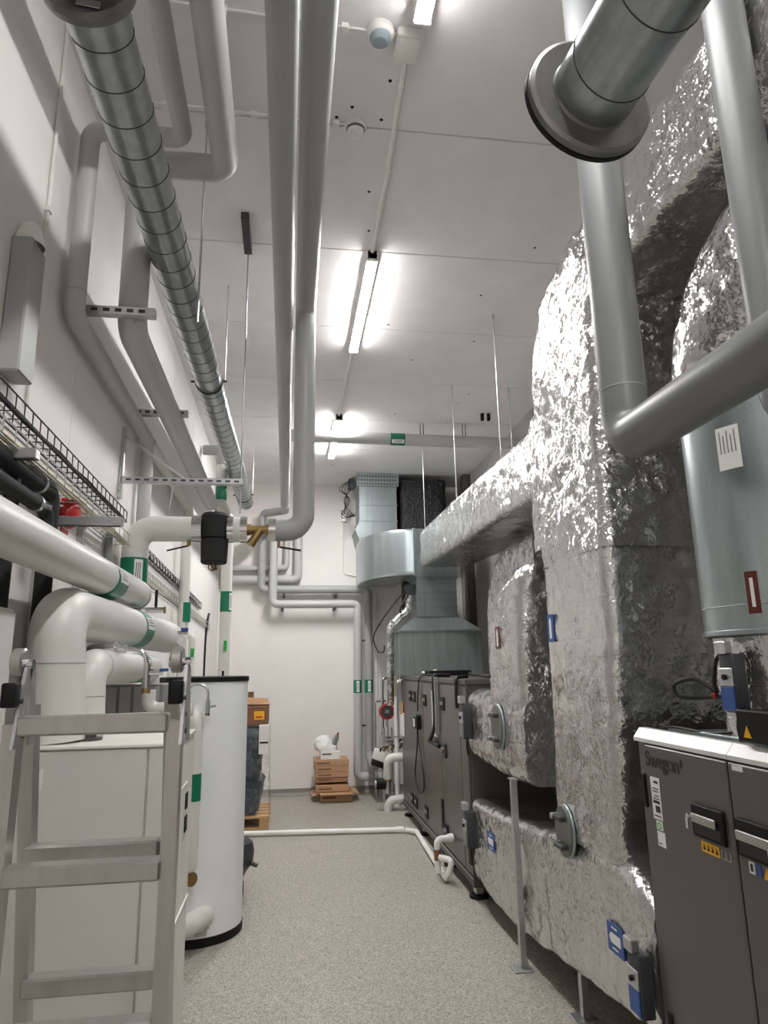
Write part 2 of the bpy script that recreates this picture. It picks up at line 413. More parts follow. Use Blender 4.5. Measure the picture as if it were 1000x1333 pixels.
# lofted rounded-rectangle duct; station = (centre, half-width vector, half-height vector, corner radius)
def loft(stations, step=0.03, amp=0.008, freq=5.0, seed=0.0, cap=True):
    st = [(V(c), V(a), V(b_), r) for c, a, b_, r in stations]
    fine = []
    for (c0, a0, b0, r0), (c1, a1, b1, r1) in zip(st[:-1], st[1:]):
        L = max((c1 - c0).length, 1e-4, ((c1 + a1) - (c0 + a0)).length, ((c1 + b1) - (c0 + b0)).length, ((c1 - b1) - (c0 - b0)).length)
        k = max(1, int(L / step))
        for i in range(k):
            t = i / k; fine.append((c0.lerp(c1, t), a0.lerp(a1, t), b0.lerp(b1, t), r0 + (r1 - r0) * t))
    fine.append(st[-1])
    hw, hh = st[0][1].length, st[0][2].length
    P_ = 2 * (2 * hw + 2 * hh); nseg = max(24, int(P_ / step)); nseg += (-nseg) % 4
    def outline(hw, hh, r):
        r = min(r, hw * 0.98, hh * 0.98); pts = []
        segs = [('l', (hw, -hh + r), (hw, hh - r)), ('a', (hw - r, hh - r), 0), ('l', (hw - r, hh), (-hw + r, hh)), ('a', (-hw + r, hh - r), PI / 2),
                ('l', (-hw, hh - r), (-hw, -hh + r)), ('a', (-hw + r, -hh + r), PI), ('l', (-hw + r, -hh), (hw - r, -hh)), ('a', (hw - r, -hh + r), 1.5 * PI)]
        lens = [(2 * (hh - r)) if i % 4 == 0 else (2 * (hw - r)) if i % 4 == 2 else r * PI / 2 for i in range(8)]
        return segs, lens
    # fixed split of the perimeter so that rings correspond
    segs, lens = outline(hw, hh, st[0][3]); tot = sum(lens)
    cnt = [max(2, round(nseg * l / tot)) for l in lens]
    rings = []; us = []
    mb = MB(); uv = []; vlen = 0
    for i, (c, a, b_, r) in enumerate(fine):
        if i: vlen += (c - fine[i - 1][0]).length
        segs, lens = outline(a.length, b_.length, r); an, bn = a.normalized(), b_.normalized(); ring = []; acc = 0
        for sgm, l, k in zip(segs, lens, cnt):
            rr = min(r, a.length * 0.98, b_.length * 0.98)
            for j in range(k):
                t = j / k
                if sgm[0] == 'l': x = sgm[1][0] + (sgm[2][0] - sgm[1][0]) * t; y = sgm[1][1] + (sgm[2][1] - sgm[1][1]) * t
                else: x = sgm[1][0] + rr * math.cos(sgm[2] + t * PI / 2); y = sgm[1][1] + rr * math.sin(sgm[2] + t * PI / 2)
                p = c + an * x + bn * y
                nrm = (an * (x / max(a.length, 1e-5)) ** 5 + bn * (y / max(b_.length, 1e-5)) ** 5)
                nrm = nrm.normalized() if nrm.length > 1e-6 else an
                q = p * (freq * 1.5) + V((seed, seed * 1.7, seed * 0.3))
                h = noise.fractal(q, 0.8, 2.2, 4) * amp + (0.5 - abs(noise.noise(p * freq * 2.3 + V((seed, 3, 1))))) * amp * 0.9
                ring.append(p + nrm * h); uv.append((acc + l * t, vlen))
            acc += l
        rings.append(ring)
    n = len(rings[0]); vs = [p for q in rings for p in q]; fs = []
    for i in range(len(rings) - 1):
        for k in range(n): fs.append((i * n + k, i * n + (k + 1) % n, (i + 1) * n + (k + 1) % n, (i + 1) * n + k))
    mb.add(vs, fs, True)
    if cap:
        for ring, rev in ((rings[0], True), (rings[-1], False)):
            c = sum(ring, V((0, 0, 0))) / n
            prev = None
            inner = [c + (p - c) * 0.5 for p in ring]
            o = len(mb.v)
            mb.add(ring + inner + [c], [(k, (k + 1) % n, n + (k + 1) % n, n + k) for k in range(n)] + [(n + k, n + (k + 1) % n, 2 * n) for k in range(n)], True)
            uv += [(0.03, 0.03)] * (2 * n + 1)
    mb.uv = uv
    return mb

# ================================================================== THE ROOM
XL, XR, YN, YF, ZC = -0.96, 2.52, -2.5, 9.65, 4.28
MB().box(XL - 0.2, XR + 0.2, YN - 0.2, YF + 0.2, -0.1, 0).build('floor', 'floor', kind='structure')
c_ = MB().box(XL - 0.2, XR + 0.2, YN - 0.2, YF + 0.2, ZC + 0.03, ZC + 0.15).build('ceiling', 'gap', kind='structure')
y = 2.84 - 6 * 1.02
slabs = []
while y < YF:
    y0, y1 = max(y, YN), min(y + 1.02, YF)
    MB().box(XL - 0.1, XR + 0.1, y0 + 0.003, y1 - 0.003, ZC, ZC + 0.03, 0.003).build('panel', 'ceil', c_)
    y += 1.02
wl = MB().box(XL - 0.12, XL - 0.02, YN - 0.1, YF + 0.1, 0, ZC + 0.1).build('wall_left', 'gap', kind='structure')
y = 2.97 - 5 * 1.2
while y < YF:
    y0, y1 = max(y, YN), min(y + 1.2, YF)
    MB().box(XL - 0.02, XL, y0 + 0.002, y1 - 0.002, 0, ZC + 0.02, 0.002).build('panel', 'wall', wl)
    y += 1.2
MB().box(XL - 0.1, XR + 0.1, YF, YF + 0.1, 0, ZC + 0.1).build('wall_far', 'wall', kind='structure')
M['wallr'] = simple('wall_paint_shaded', (150, 147, 144), 0.8, 0, 0.03, 2.5, 0.25, 60)  # right wall darkened: shade behind the foil ducts put into its colour
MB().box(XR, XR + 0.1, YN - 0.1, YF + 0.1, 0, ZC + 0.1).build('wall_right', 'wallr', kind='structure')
MB().box(XL - 0.1, XR + 0.1, YN - 0.1, YN, 0, ZC + 0.1).build('wall_near', 'wall', kind='structure')
MB().prism([(XL, YF, 0), (XL, YF - 0.05, 0), (XL, YF - 0.025, 0.012), (XL, YF - 0.01, 0.04), (XL, YF - 0.008, 0.09), (XL, YF, 0.09)], (XR - XL, 0, 0)).build('baseboard_far', 'skirt', kind='structure')
# dark drilled holes left in the ceiling
hb = MB()
for x, y in ((0.43, 2.55), (0.42, 2.78), (0.27, 2.72), (0.2, 2.79), (0.42, 3.3), (0.46, 3.65), (1.55, 3.7), (1.36, 4.3), (0.75, 4.8), (1.05, 5.4), (1.5, 5.0), (1.75, 6.1), (1.1, 6.7), (1.7, 6.35), (1.72, 6.9), (0.0, 8.2), (0.55, 8.6), (0.9, 8.4)):
    hb.cyl((x, y, ZC - 0.0008), (x, y, ZC + 0.002), 0.009, n=10)
hb.build('drill_mark', 'hole', c_, kind='stuff')

# ================================================================== CEILING FITTINGS
def batten(y0, y1, label, dif='led'):
    t = thing('ceiling_batten_light', label, 'light', (0.507, (y0 + y1) / 2, ZC - 0.075), 'LED battens in a row along the ceiling')
    MB().box(0.472, 0.542, y0, y1, ZC - 0.066, ZC - 0.001, 0.006).build('housing', 'white', t)
    MB().box(0.476, 0.538, y0 + 0.015, y1 - 0.015, ZC - 0.0705, ZC - 0.055, 0.001).build('diffuser', dif, t)
    for yy in (y0, y1 - 0.015): MB().box(0.47, 0.544, yy, yy + 0.015, ZC - 0.077, ZC - 0.001, 0.004).build('end_cap', 'white', t)
batten(0.87, 2.2, 'LED batten light on ceiling nearest, cut off by the top edge', 'led_dim')
batten(3.845, 5.17, 'LED batten light on ceiling seen whole, second from the front')
batten(6.76, 8.12, 'farthest LED batten light, half hidden behind the grey cross pipe', 'led_far')
batten(-2.1, -0.77, 'LED batten light on ceiling above and behind the viewer', 'led_rear')

def ctube(name, label, pts, r, clips=()):
    t = thing(name, label, 'conduit', pts[0])
    MB().tube(pts, r, 12).build('conduit_tube', 'white', t)
    for c in clips: MB().box(c[0] - 0.016, c[0] + 0.016, c[1] - 0.016, c[1] + 0.016, c[2] - 0.012, c[2] + 0.014, 0.003).build('saddle_clip', 'white', t)
    return t
z = ZC - 0.014
ctube('ceiling_conduit', 'white conduit on ceiling running from junction box to second batten light', [(0.475, 2.4, z), (0.5, 3.1, z), (0.505, 3.84, z)], 0.013, [(0.48, 2.55, z), (0.5, 3.1, z), (0.505, 3.6, z)])
ctube('ceiling_conduit', 'white conduit on ceiling between second and farthest batten light', [(0.507, 5.17, z), (0.507, 6.76, z)], 0.012, [(0.507, 5.9, z)])
ctube('ceiling_conduit', 'thin white conduit on ceiling joint running left to smoke detector', [(XL + 0.01, 2.79, ZC - 0.007), (0.25, 2.82, ZC - 0.007)], 0.006, [(-0.62, 2.8, z), (-0.2, 2.81, z), (0.2, 2.82, z)])
ctube('ceiling_conduit', 'thin white conduit on ceiling ending at round motion sensor', [(XL + 0.01, 2.26, ZC - 0.007), (0.44, 2.31, ZC - 0.007)], 0.006, [(-0.3, 2.28, z), (0.2, 2.3, z)])
t = thing('junction_box', 'square white junction box on ceiling beside nearest batten light', 'junction box', (0.475, 2.33, ZC - 0.05))
MB().box(0.42, 0.53, 2.27, 2.41, ZC - 0.05, ZC, 0.008, 2).build('box_body', 'white', t)
MB().box(0.428, 0.522, 2.278, 2.402, ZC - 0.056, ZC - 0.05, 0.004, 2).build('box_lid', 'white', t)
t = thing('motion_sensor', 'round white ceiling motion sensor with blueish lens beside junction box', 'sensor', (0.35, 2.31, ZC - 0.06))
MB().lathe((0.35, 2.31, ZC), (0, 0, -1), [(0.062, 0), (0.062, 0.02), (0.05, 0.035), (0, 0.036)]).build('sensor_base', 'white', t)
mm = simple('sensor_lens', (150, 165, 172), 0.25)
MB().lathe((0.35, 2.31, ZC - 0.034), (0, 0, -1), [(0.045, 0), (0.042, 0.012), (0.028, 0.026), (0, 0.03)]).build('lens', mm, t)
t = thing('smoke_detector', 'round white smoke detector on ceiling with slotted dark grille', 'smoke detector', (0.297, 2.83, ZC - 0.06))
MB().lathe((0.297, 2.83, ZC), (0, 0, -1), [(0.055, 0), (0.055, 0.018), (0.046, 0.024)]).build('detector_base', 'white', t)
MB().lathe((0.297, 2.83, ZC - 0.024), (0, 0, -1), [(0.032, 0), (0.032, 0.014)]).build('grille', 'ink', t)
MB().lathe((0.297, 2.83, ZC - 0.036), (0, 0, -1), [(0.042, 0), (0.036, 0.014), (0.018, 0.02), (0, 0.021)]).build('detector_cap', 'white', t)

# ---- threaded hanger rods
def rod(x, y, z0, label, z1=ZC, r=0.005):
    t = thing('hanger_rod', label, 'rod', (x, y, z0), 'threaded hanger rods from the ceiling')
    MB().cyl((x, y, z0), (x, y, z1), r, n=8).build('rod_shaft', 'steel', t)
    MB().cyl((x, y, z1 - 0.03), (x, y, z1), 0.011, n=6).build('ceiling_anchor', 'steel', t)
rod(1.53, 4.56, 3.1, 'threaded rod from ceiling to the long foil duct, nearest and longest')
rod(1.535, 5.92, 3.17, 'threaded rod from ceiling to middle of the long foil duct')
rod(1.575, 7.6, 3.2, 'threaded rod from ceiling to far end of the long foil duct')
rod(2.1, 5.92, 3.17, 'threaded rod on the wall side of the long foil duct, middle')
rod(2.1, 4.56, 3.1, 'threaded rod on the wall side of the long foil duct, near')
rod(-0.43, 2.9, 3.2, 'threaded rod from ceiling beside the spiral duct, nearest on left')
rod(1.485, 2.86, 3.74, 'threaded rod from ceiling to foil duct elbow behind grey drop pipe')
t = thing('hanger_rod', 'threaded rod with ceiling bracket, carrying the horizontal pipe with black strainer', 'rod', (-0.275, 3.9, 2.53), 'threaded hanger rods from the ceiling')
MB().cyl((-0.285, 3.9, 2.53), (-0.285, 3.9, ZC - 0.03), 0.005, n=8).build('rod_shaft', 'steel', t)
MB().box(-0.31, -0.262, 3.56, 3.92, ZC - 0.045, ZC, 0.003).build('ceiling_channel', 'steeld', t)

# ================================================================== PIPES AT THE CEILING
# A: thin grey pipe to the far wall
t = pipe('ceiling_pipe', 'thinner grey jacketed pipe along ceiling, left of the two running side by side', [(-0.043, -1.2, 3.73), (-0.06, 9.1, 3.76), (-0.375, 9.5, 3.80), (-0.375, 9.5, 2.72), (1.12, 9.5, 2.72), (1.11, 9.5, 0.49), (1.11, 8.95, 0.42)], 0.056, 'pipeg', [0.08, 0.07, 0.07, 0.07, 0.07])
band(t, (1.115, 9.5, 1.31), (1.115, 9.5, 1.48), 0.056, 'green', 'green tape with white flow label', (0, -1, 0))
ringclip(t, (-0.06, 8.7, 3.757), (0, 1, 0), 0.057, 0.05)
for x in (-0.06, 0.66): MB().box(x - 0.02, x + 0.02, 9.44, 9.65, 2.615, 2.655).build('wall_bracket', 'steeld', t)
t = pipe('far_wall_pipe', 'grey jacketed pipe stepping across far wall, front one with green label', [(0.05, 9.42, 3.6), (-0.21, 9.42, 3.6), (-0.21, 9.42, 2.51), (0.96, 9.42, 2.51), (0.945, 9.42, 0.24), (1.25, 9.42, 0.23), (1.3, 8.9, 0.22)], 0.056, 'pipeg_lit', [0.07] * 5)
band(t, (0.951, 9.42, 1.31), (0.951, 9.42, 1.48), 0.056, 'green', 'green tape with white flow label', (0, -1, 0))
for x in (-0.08, 0.64): MB().box(x - 0.02, x + 0.02, 9.4, 9.65, 2.43, 2.46).build('wall_bracket', 'steeld', t)
MB().box(0.95, 1.12, 9.47, 9.53, 2.0, 2.02).build('tie_bracket', 'steeld', t)
MB().box(0.95, 1.12, 9.47, 9.53, 0.87, 0.89).build('tie_bracket', 'steeld', t)
pipe('far_wall_pipe', 'grey pipe loop on far wall, upper and shorter one turning left', [(-0.03, 9.56, 3.6), (-0.03, 9.56, 3.03), (-0.9, 9.56, 3.02)], 0.042, 'pipeg_lit', 0.06)
pipe('far_wall_pipe', 'grey pipe loop on far wall, lower and wider one turning left', [(0.13, 9.55, 3.6), (0.13, 9.55, 2.87), (-0.9, 9.55, 2.86)], 0.06, 'pipeg_lit', 0.07)
# B: thick grey pipe with drop, strainer and white leg
t = pipe('ceiling_pipe', 'thicker grey jacketed pipe along ceiling dropping to elbow beside brass valve', [(0.075, -1.2, 3.9), (0.083, 3.95, 3.9), (0.083, 3.95, 2.445), (-0.1, 3.95, 2.445)], 0.064, 'pipeg', [0.075, 0.1], n=32)
seam(t, (0.083, 3.95, 3.77), (0, 0, 1), 0.064); seam(t, (0.083, 3.95, 2.58), (0, 0, 1), 0.064)
MB().cyl((-0.12, 3.95, 2.445), (-0.08, 3.95, 2.445), 0.068, n=28).build('end_sleeve', 'chrome', t, 'shiny aluminium end sleeve')
MB().cyl((-0.06, 3.95, 2.39), (-0.06, 3.95, 2.34), 0.009, n=10).build('drain_tap', 'brass', t)
MB().cyl((-0.06, 3.95, 2.345), (0.07, 3.95, 2.325), 0.006, n=8).build('tap_lever', 'black', t)
t = thing('strainer_valve', 'brass Y strainer joining two pipe ends beside grey elbow', 'valve', (-0.2, 3.95, 2.4))
MB().cyl((-0.245, 3.95, 2.445), (-0.12, 3.95, 2.445), 0.026, n=20).build('valve_body', 'brass', t)
for x in (-0.245, -0.14): MB().cyl((x, 3.95, 2.445), (x + 0.022, 3.95, 2.445), 0.036, n=6).build('hex_end', 'brass', t)
MB().cyl((-0.17, 3.94, 2.44), (-0.215, 3.93, 2.365), 0.026, 0.024, n=18).build('strainer_leg', 'brass', t)
MB().cyl((-0.212, 3.93, 2.372), (-0.224, 3.928, 2.352), 0.03, n=6).build('strainer_cap', 'brass', t)
t = pipe('header_pipe', 'white jacketed pipe crossing to elbow with green tape on left wall', [(-0.505, 3.95, 2.445), (-0.868, 3.95, 2.445), (-0.868, 3.95, 2.08)], 0.073, 'pipew', [0.1], n=32)
band(t, (-0.868, 3.95, 2.12), (-0.868, 3.95, 2.27), 0.073, 'green', 'green tape with white flow label', (0.55, -0.9, 0))
MB().cyl((-0.555, 3.95, 2.445), (-0.5, 3.95, 2.445), 0.077, n=28).build('end_sleeve', 'chrome', t, 'shiny aluminium end sleeve')
MB().cyl((-0.57, 3.93, 2.375), (-0.57, 3.93, 2.345), 0.012, n=10).build('drain_tap', 'brass', t)
MB().cyl((-0.57, 3.93, 2.345), (-0.69, 3.93, 2.315), 0.005, n=8).build('tap_lever', 'black', t)
t = thing('dirt_separator', 'black insulated dirt separator hanging in the horizontal pipe', 'separator', (-0.428, 3.95, 2.24))
MB().lathe((-0.428, 3.95, 2.53), (0, 0, -1), [(0, -0.01), (0.07, -0.008), (0.084, 0.01), (0.084, 0.135), (0.083, 0.14)], 36).build('upper_shell', 'foam', t)
MB().lathe((-0.428, 3.95, 2.388), (0, 0, -1), [(0.083, 0.004), (0.079, 0.01), (0.074, 0.135), (0.068, 0.143), (0, 0.144)], 36).build('lower_shell', 'foam', t)
MB().cyl((-0.43, 3.95, 2.245), (-0.43, 3.95, 2.21), 0.012, n=10).cyl((-0.43, 3.95, 2.215), (-0.41, 3.93, 2.21), 0.008, n=8).build('drain_plug', 'brass', t)
MB().tube([V((-0.435 + 0.022 * math.cos(a), 3.945, 2.225 + 0.022 * math.sin(a))) for a in [2 * PI * k / 16 for k in range(16)]], 0.0025, 6, closed=True).build('cap_loop', 'black', t)
t = thing('pipe_end', 'short white pipe section with shiny sleeves between black separator and brass valve', 'pipe', (-0.29, 3.95, 2.37))
MB().cyl((-0.352, 3.95, 2.445), (-0.245, 3.95, 2.445), 0.073, n=28).build('pipe_run', 'pipew', t)
for a, b_ in ((-0.356, -0.322), (-0.282, -0.243)): MB().cyl((a, 3.95, 2.445), (b_, 3.95, 2.445), 0.077, n=28).build('end_sleeve', 'chrome', t)
# cross pipe near the far lamp
t = pipe('cross_pipe', 'grey pipe crossing below ceiling in front of farthest lamp with green tape', [(-0.06, 6.95, 4.09), (2.52, 6.95, 4.07)], 0.066, 'pipeg_lit')
band(t, (1.08, 6.95, 4.081), (1.24, 6.95, 4.08), 0.066, 'green', 'green tape with white flow label', (0, -0.8, -0.6))
for x in (0.45, 1.42, 1.9): MB().cyl((x, 6.95, 4.13), (x, 6.95, ZC), 0.005, n=6).cyl((x + 0.035, 6.95, 4.13), (x + 0.035, 6.95, ZC), 0.005, n=6).build('hanger', 'steeld', t)
t = thing('rod_bracket', 'small black double bracket on ceiling above the long foil duct', 'bracket', (2.07, 6.6, ZC - 0.07))
for x in (2.03, 2.1): MB().box(x - 0.016, x + 0.016, 6.58, 6.62, ZC - 0.08, ZC, 0.004).build('hook', 'black', t)

# ================================================================== LEFT RISERS AND RUNS
t = pipe('riser_pipe', 'thin white riser pipe on left wall looping over behind spiral duct', [(-0.49, -1.0, 4.0), (-0.5, 2.7, 4.0), (-0.9, 2.7, 4.0), (-0.9, 2.7, 3.1), (-0.9, 4.25, 3.08), (-0.9, 4.25, 2.2)], 0.041, 'pipeg_lit', [0.05, 0.055, 0.055, 0.055])
seam(t, (-0.9, 2.7, 3.2), (0, 0, 1), 0.041)
t = pipe('riser_pipe', 'thin white pipe continuing along left wall then dropping with green tape', [(-0.9, 4.3, 3.08), (-0.885, 5.95, 3.05), (-0.863, 5.95, 0.0)], 0.042, 'pipew', 0.055)
band(t, (-0.866, 5.95, 2.045), (-0.866, 5.95, 2.21), 0.042, 'green', 'green tape')
t = pipe('riser_pipe', 'thick white riser pipe beside spiral duct running back to green taped drop', [(-0.31, -1.0, 4.02), (-0.33, 2.9, 4.02), (-0.72, 2.9, 4.02), (-0.715, 2.9, 3.14), (-0.73, 6.3, 3.16)], 0.063, 'pipeg_lit', [0.075, 0.08, 0.08], n=28)
t = pipe('riser_pipe', 'white vertical pipe with two green tapes beside spiral duct far end', [(-0.695, 6.84, 3.7), (-0.695, 6.84, 3.29), (-0.61, 6.84, 3.13), (-0.61, 6.84, 0.0)], 0.055, 'pipew', 0.1)
band(t, (-0.695, 6.84, 3.33), (-0.695, 6.84, 3.5), 0.055, 'green', 'upper green tape')
band(t, (-0.61, 6.84, 2.2), (-0.61, 6.84, 2.4), 0.055, 'green', 'lower green tape', (0.9, -0.6, 0))
MB().cyl((-0.595, 6.78, 1.92), (-0.595, 6.77, 1.83), 0.016, n=12).build('green_tag', 'greenb', t, 'small green tag')
t = pipe('riser_pipe', 'narrow white pipe with green tape and side step behind water tank', [(-0.93, 6.2, 2.9), (-0.925, 6.2, 1.95), (-0.83, 6.2, 1.95), (-0.83, 6.2, 0.0)], 0.03, 'pipew', 0.05)
band(t, (-0.927, 6.2, 2.15), (-0.927, 6.2, 2.32), 0.03, 'green', 'green tape', (0.9, -0.6, 0))
MB().cyl((-0.82, 6.165, 1.83), (-0.82, 6.16, 1.76), 0.016, n=12).build('green_tag', 'greenb', t, 'small green tag')
t = pipe('high_cross_pipe', 'grey pipe bend high on left wall behind spiral duct', [(-0.94, 7.2, 3.98), (-0.74, 7.2, 3.98), (-0.74, 7.2, 3.1)], 0.055, 'pipeg', 0.06)

# ---- spiral duct
P0, P1 = V((-0.563, 1.64, 3.473)), V((-0.5375, 8.273, 3.658))
dx = (P1 - P0).normalized()
t = thing('spiral_duct', 'long galvanised spiral duct along left ceiling with dark seams', 'duct', P0)
MB().cyl(P0, P1, 0.0885, n=40).build('duct_shell', 'spiral', t)
sm_, L = MB(), (P1 - P0).length
u_, w2 = sm_.frame(dx)
s_ = 0.06; k = 0
while s_ < L:
    c = P0 + dx * s_; pts = []
    for j in range(36):
        a = 2 * PI * j / 36; pts.append(c + (u_ * math.cos(a) + w2 * math.sin(a)) * 0.0889 + dx * (0.01 * math.sin(a)))
    MB().tube(pts, 0.0022, 4, closed=True).build('seam', 'steeld', t)
    s_ += 0.146; k += 1
for yy in (4.43, 7.9):
    c = P0 + dx * (yy - 1.703); ringclip(t, c, dx, 0.0895, 0.03, 'steeld', 'hanger_clamp', (1, 0, 0.05))
    MB().cyl(c + V((0.105, 0, 0)), V((c.x + 0.105, c.y, ZC)), 0.004, n=6).build('hanger', 'steel', t)
t = thing('damper_collar', 'dark round damper collar on left duct at the top with cable ties', 'damper', P0)
MB().lathe(P0 - dx * 0.12, dx, [(0.095, 0), (0.133, 0), (0.133, 0.026), (0.127, 0.052), (0.096, 0.052)], 48).build('flange_ring', 'collar', t)
MB().lathe(P0 - dx * 0.06, dx, [(0.091, -0.01), (0.0935, 0.0), (0.0935, 0.095), (0.089, 0.1)], 40).build('neck', 'spiral', t)
MB().cyl(P0 - dx * 1.8, P0 - dx * 0.1, 0.101, n=40).build('near_duct', 'collar', t)
for k in range(2):
    q = P0 - dx * (0.1 + 0.03 * k) + V((-0.13, 0, 0.03 - 0.05 * k))
    MB().tube(cable([q, q + V((-0.04, -0.01, -0.02)), q + V((-0.075, 0, -0.025)), q + V((-0.085, 0.0, -0.05))]), 0.004, 6).build('cable_tie', 'black', t)
MB().box(-0.03, 0.03, -0.002, 0.002, -0.01, 0.01, mat=Matrix.Translation(P0 + V((0.02, -0.124, -0.113))) @ Matrix.Rotation(0.1, 4, 'Y')).build('rating_label', 'steel', t)

# ---- brackets
def strut(label, y, z, x0, x1, h=0.04, extra=None):
    t = thing('wall_bracket', label, 'bracket', (XL, y, z))
    MB().box(x0, x1, y - 0.02, y + 0.02, z, z + h, 0.003).build('channel', 'steel', t)
    sl = MB()
    x = x0 + 0.04
    while x < x1 - 0.03:
        sl.box(x, x + 0.028, y - 0.021, y - 0.0195, z + 0.012, z + h - 0.012); x += 0.05
    sl.build('slot', 'steeld', t, kind='stuff')
    MB().box(XL, XL + 0.012, y - 0.03, y + 0.03, z - 0.05, z + h + 0.05, 0.002).build('wall_plate', 'steel', t)
    return t
strut('perforated wall bracket under the two left riser elbows', 2.83, 3.17, XL, -0.6)
strut('perforated wall bracket carrying the two left pipe runs midway', 4.0, 3.15, XL, -0.62)
t = strut('long perforated cantilever bracket reaching under spiral duct with diagonal stay', 3.86, 2.69, XL, -0.27, 0.035)
MB().box(XL, XL + 0.02, 3.84, 3.88, 2.6, 3.02, 0.002).build('upright', 'steel', t)
MB().cyl((XL + 0.02, 3.86, 2.97), (-0.6, 3.86, 2.72), 0.007, n=8).build('diagonal_stay', 'steel', t)
MB().cyl((-0.66, 3.86, 2.69), (-0.68, 3.87, 2.52), 0.004, n=6).build('hanger', 'steel', t)
def strut2(label, y, z, x0, x1):
    t = thing('pipe_support_channel', label, 'bracket', (XL, y, z))
    MB().box(x0, x1, y - 0.02, y + 0.02, z, z + 0.035, 0.003).build('channel', 'steel', t)
    MB().box(x0, x1 - 0.01, y - 0.012, y + 0.012, z - 0.002, z + 0.001).build('channel_mouth', 'steeld', t)
strut2('zinc support channel above the near black insulated pipe', 2.25, 2.33, XL, -0.82)
strut2('zinc support channel below red bell crossing above the white pipes', 2.76, 2.215, XL, -0.66)

# ---- cable trays on the left wall
def tray(label, x, z0, z1, y0, y1, mat, wd, cablemat, nc, slope=0.0):
    t = thing('cable_tray', label, 'cable tray', (x, y0, z0))
    zz = lambda y, z: z + slope * (y - y0)
    for dz in (z0, z1):
        MB().cyl((x, y0, dz), (x, y1, zz(y1, dz)), 0.0032, n=6).build('long_wire', mat, t)
        MB().cyl((XL + 0.01, y0, dz), (XL + 0.01, y1, zz(y1, dz)), 0.0032, n=6).build('long_wire', mat, t)
    yy = y0
    while yy < y1:
        MB().tube([(x, yy, zz(yy, z1)), (x, yy, zz(yy, z0)), (XL + 0.01, yy, zz(yy, z0)), (XL + 0.01, yy, zz(yy, z1))], 0.0028, 5).build('cross_wire', mat, t)
        yy += wd
    for k in range(nc):
        xx = x - 0.008 - k * 0.012
        pts = [(xx + random.uniform(-0.004, 0.004), y0 + (y1 - y0) * j / 12, zz(y0 + (y1 - y0) * j / 12, z0 + 0.012 + random.uniform(0, 0.008))) for j in range(13)]
        MB().tube(pts, 0.0055, 6).build('tray_cable', cablemat if k % 2 else 'beige' if cablemat == 'beige' else cablemat, t)
tray('upper black wire cable tray along left wall', -0.885, 2.49, 2.545, 1.6, 3.78, 'blackm', 0.075, 'blackm', 2, -0.02)
tray('lower zinc wire cable tray with pale cables along left wall', -0.875, 2.37, 2.43, 1.6, 3.85, 'steel', 0.1, 'beige', 4, -0.02)
tray('distant black wire cable tray on left wall behind white pipes', -0.935, 2.40, 2.46, 4.1, 7.6, 'blackm', 0.12, 'blackm', 1, -0.03)
tray('distant zinc wire cable tray on left wall behind white pipes', -0.935, 2.26, 2.32, 4.1, 8.6, 'steel', 0.15, 'beige', 1, -0.03)
t = thing('wall_cable', 'vertical black cable on left wall near the far corner', 'cable', (-0.93, 8.2, 1.2))
MB().tube(cable([(-0.93, 8.3, 2.3), (-0.94, 8.25, 2.2), (-0.95, 8.2, 1.9), (-0.95, 8.2, 1.0)]), 0.014, 8).build('cable_run', 'blackm', t)

# ---- black foam pipes, bell, trunking, cabinet
t = pipe('black_foam_pipe', 'upper black foam insulated pipe bending down beside left wall', [(-0.92, 1.3, 2.33), (-0.92, 2.7, 2.33), (-0.92, 2.7, 1.2)], 0.033, 'foam', 0.05)
ringclip(t, (-0.92, 2.55, 2.33), (0, 1, 0), 0.034, 0.018, 'steel', 'pipe_clamp')
MB().cyl((-0.931, 2.36, 2.33), (-0.931, 2.36, 1.6), 0.024, n=18).build('branch', 'foam', t)
t = pipe('black_foam_pipe', 'lower thinner black foam pipe bending down beside left wall', [(-0.872, 1.3, 2.222), (-0.872, 2.53, 2.222), (-0.872, 2.53, 2.13)], 0.026, 'foam', 0.045)
ringclip(t, (-0.872, 2.41, 2.222), (0, 1, 0), 0.027, 0.018, 'steel', 'pipe_clamp', (1, 0, -0.3))
t = thing('wall_upright', 'vertical zinc channel on left wall behind red bell', 'bracket', (XL, 3.2, 1.6))
MB().box(XL, XL + 0.03, 3.18, 3.215, 1.6, 2.36, 0.002).build('channel', 'steel', t)
t = thing('wall_upright', 'vertical zinc channel on left wall between black pipes', 'bracket', (XL, 2.66, 1.6))
MB().box(XL, XL + 0.03, 2.68, 2.715, 1.6, 2.36, 0.002).build('channel', 'steel', t)
t = thing('wall_pipe', 'narrow grey pipe with black clip on left wall beside green taped pipe', 'pipe', (-0.935, 3.68, 1.9))
MB().cyl((-0.935, 3.64, 1.9), (-0.935, 3.64, 2.36), 0.02, n=14).build('pipe_run', 'midgrey', t)
MB().box(-0.96, -0.905, 3.61, 3.67, 2.16, 2.19, 0.003).build('clip', 'black', t)
t = thing('alarm_bell', 'red round alarm bell on left wall below cable tray', 'bell', (-0.9, 2.95, 2.3))
MB().lathe((XL, 2.95, 2.305), (1, 0, 0), [(0.03, 0), (0.03, 0.025), (0.064, 0.025), (0.064, 0.04), (0.056, 0.06), (0.034, 0.072), (0, 0.076)], 32).build('gong', 'red', t)
MB().box(XL, XL + 0.04, 2.915, 2.94, 2.34, 2.368, 0.004).build('bell_tail', 'red', t)
t = thing('red_sign', 'small red sign on left wall below alarm bell', 'sign', (XL, 3.0, 2.19))
MB().box(XL, XL + 0.004, 2.96, 3.05, 2.17, 2.25).build('plate', 'red', t)
MB().box(XL + 0.004, XL + 0.005, 2.975, 3.035, 2.2, 2.215).build('print_line', 'paper', t)
t = thing('cable_trunking', 'white vertical cable trunking box on left wall above trays', 'trunking', (-0.92, 2.3, 2.66))
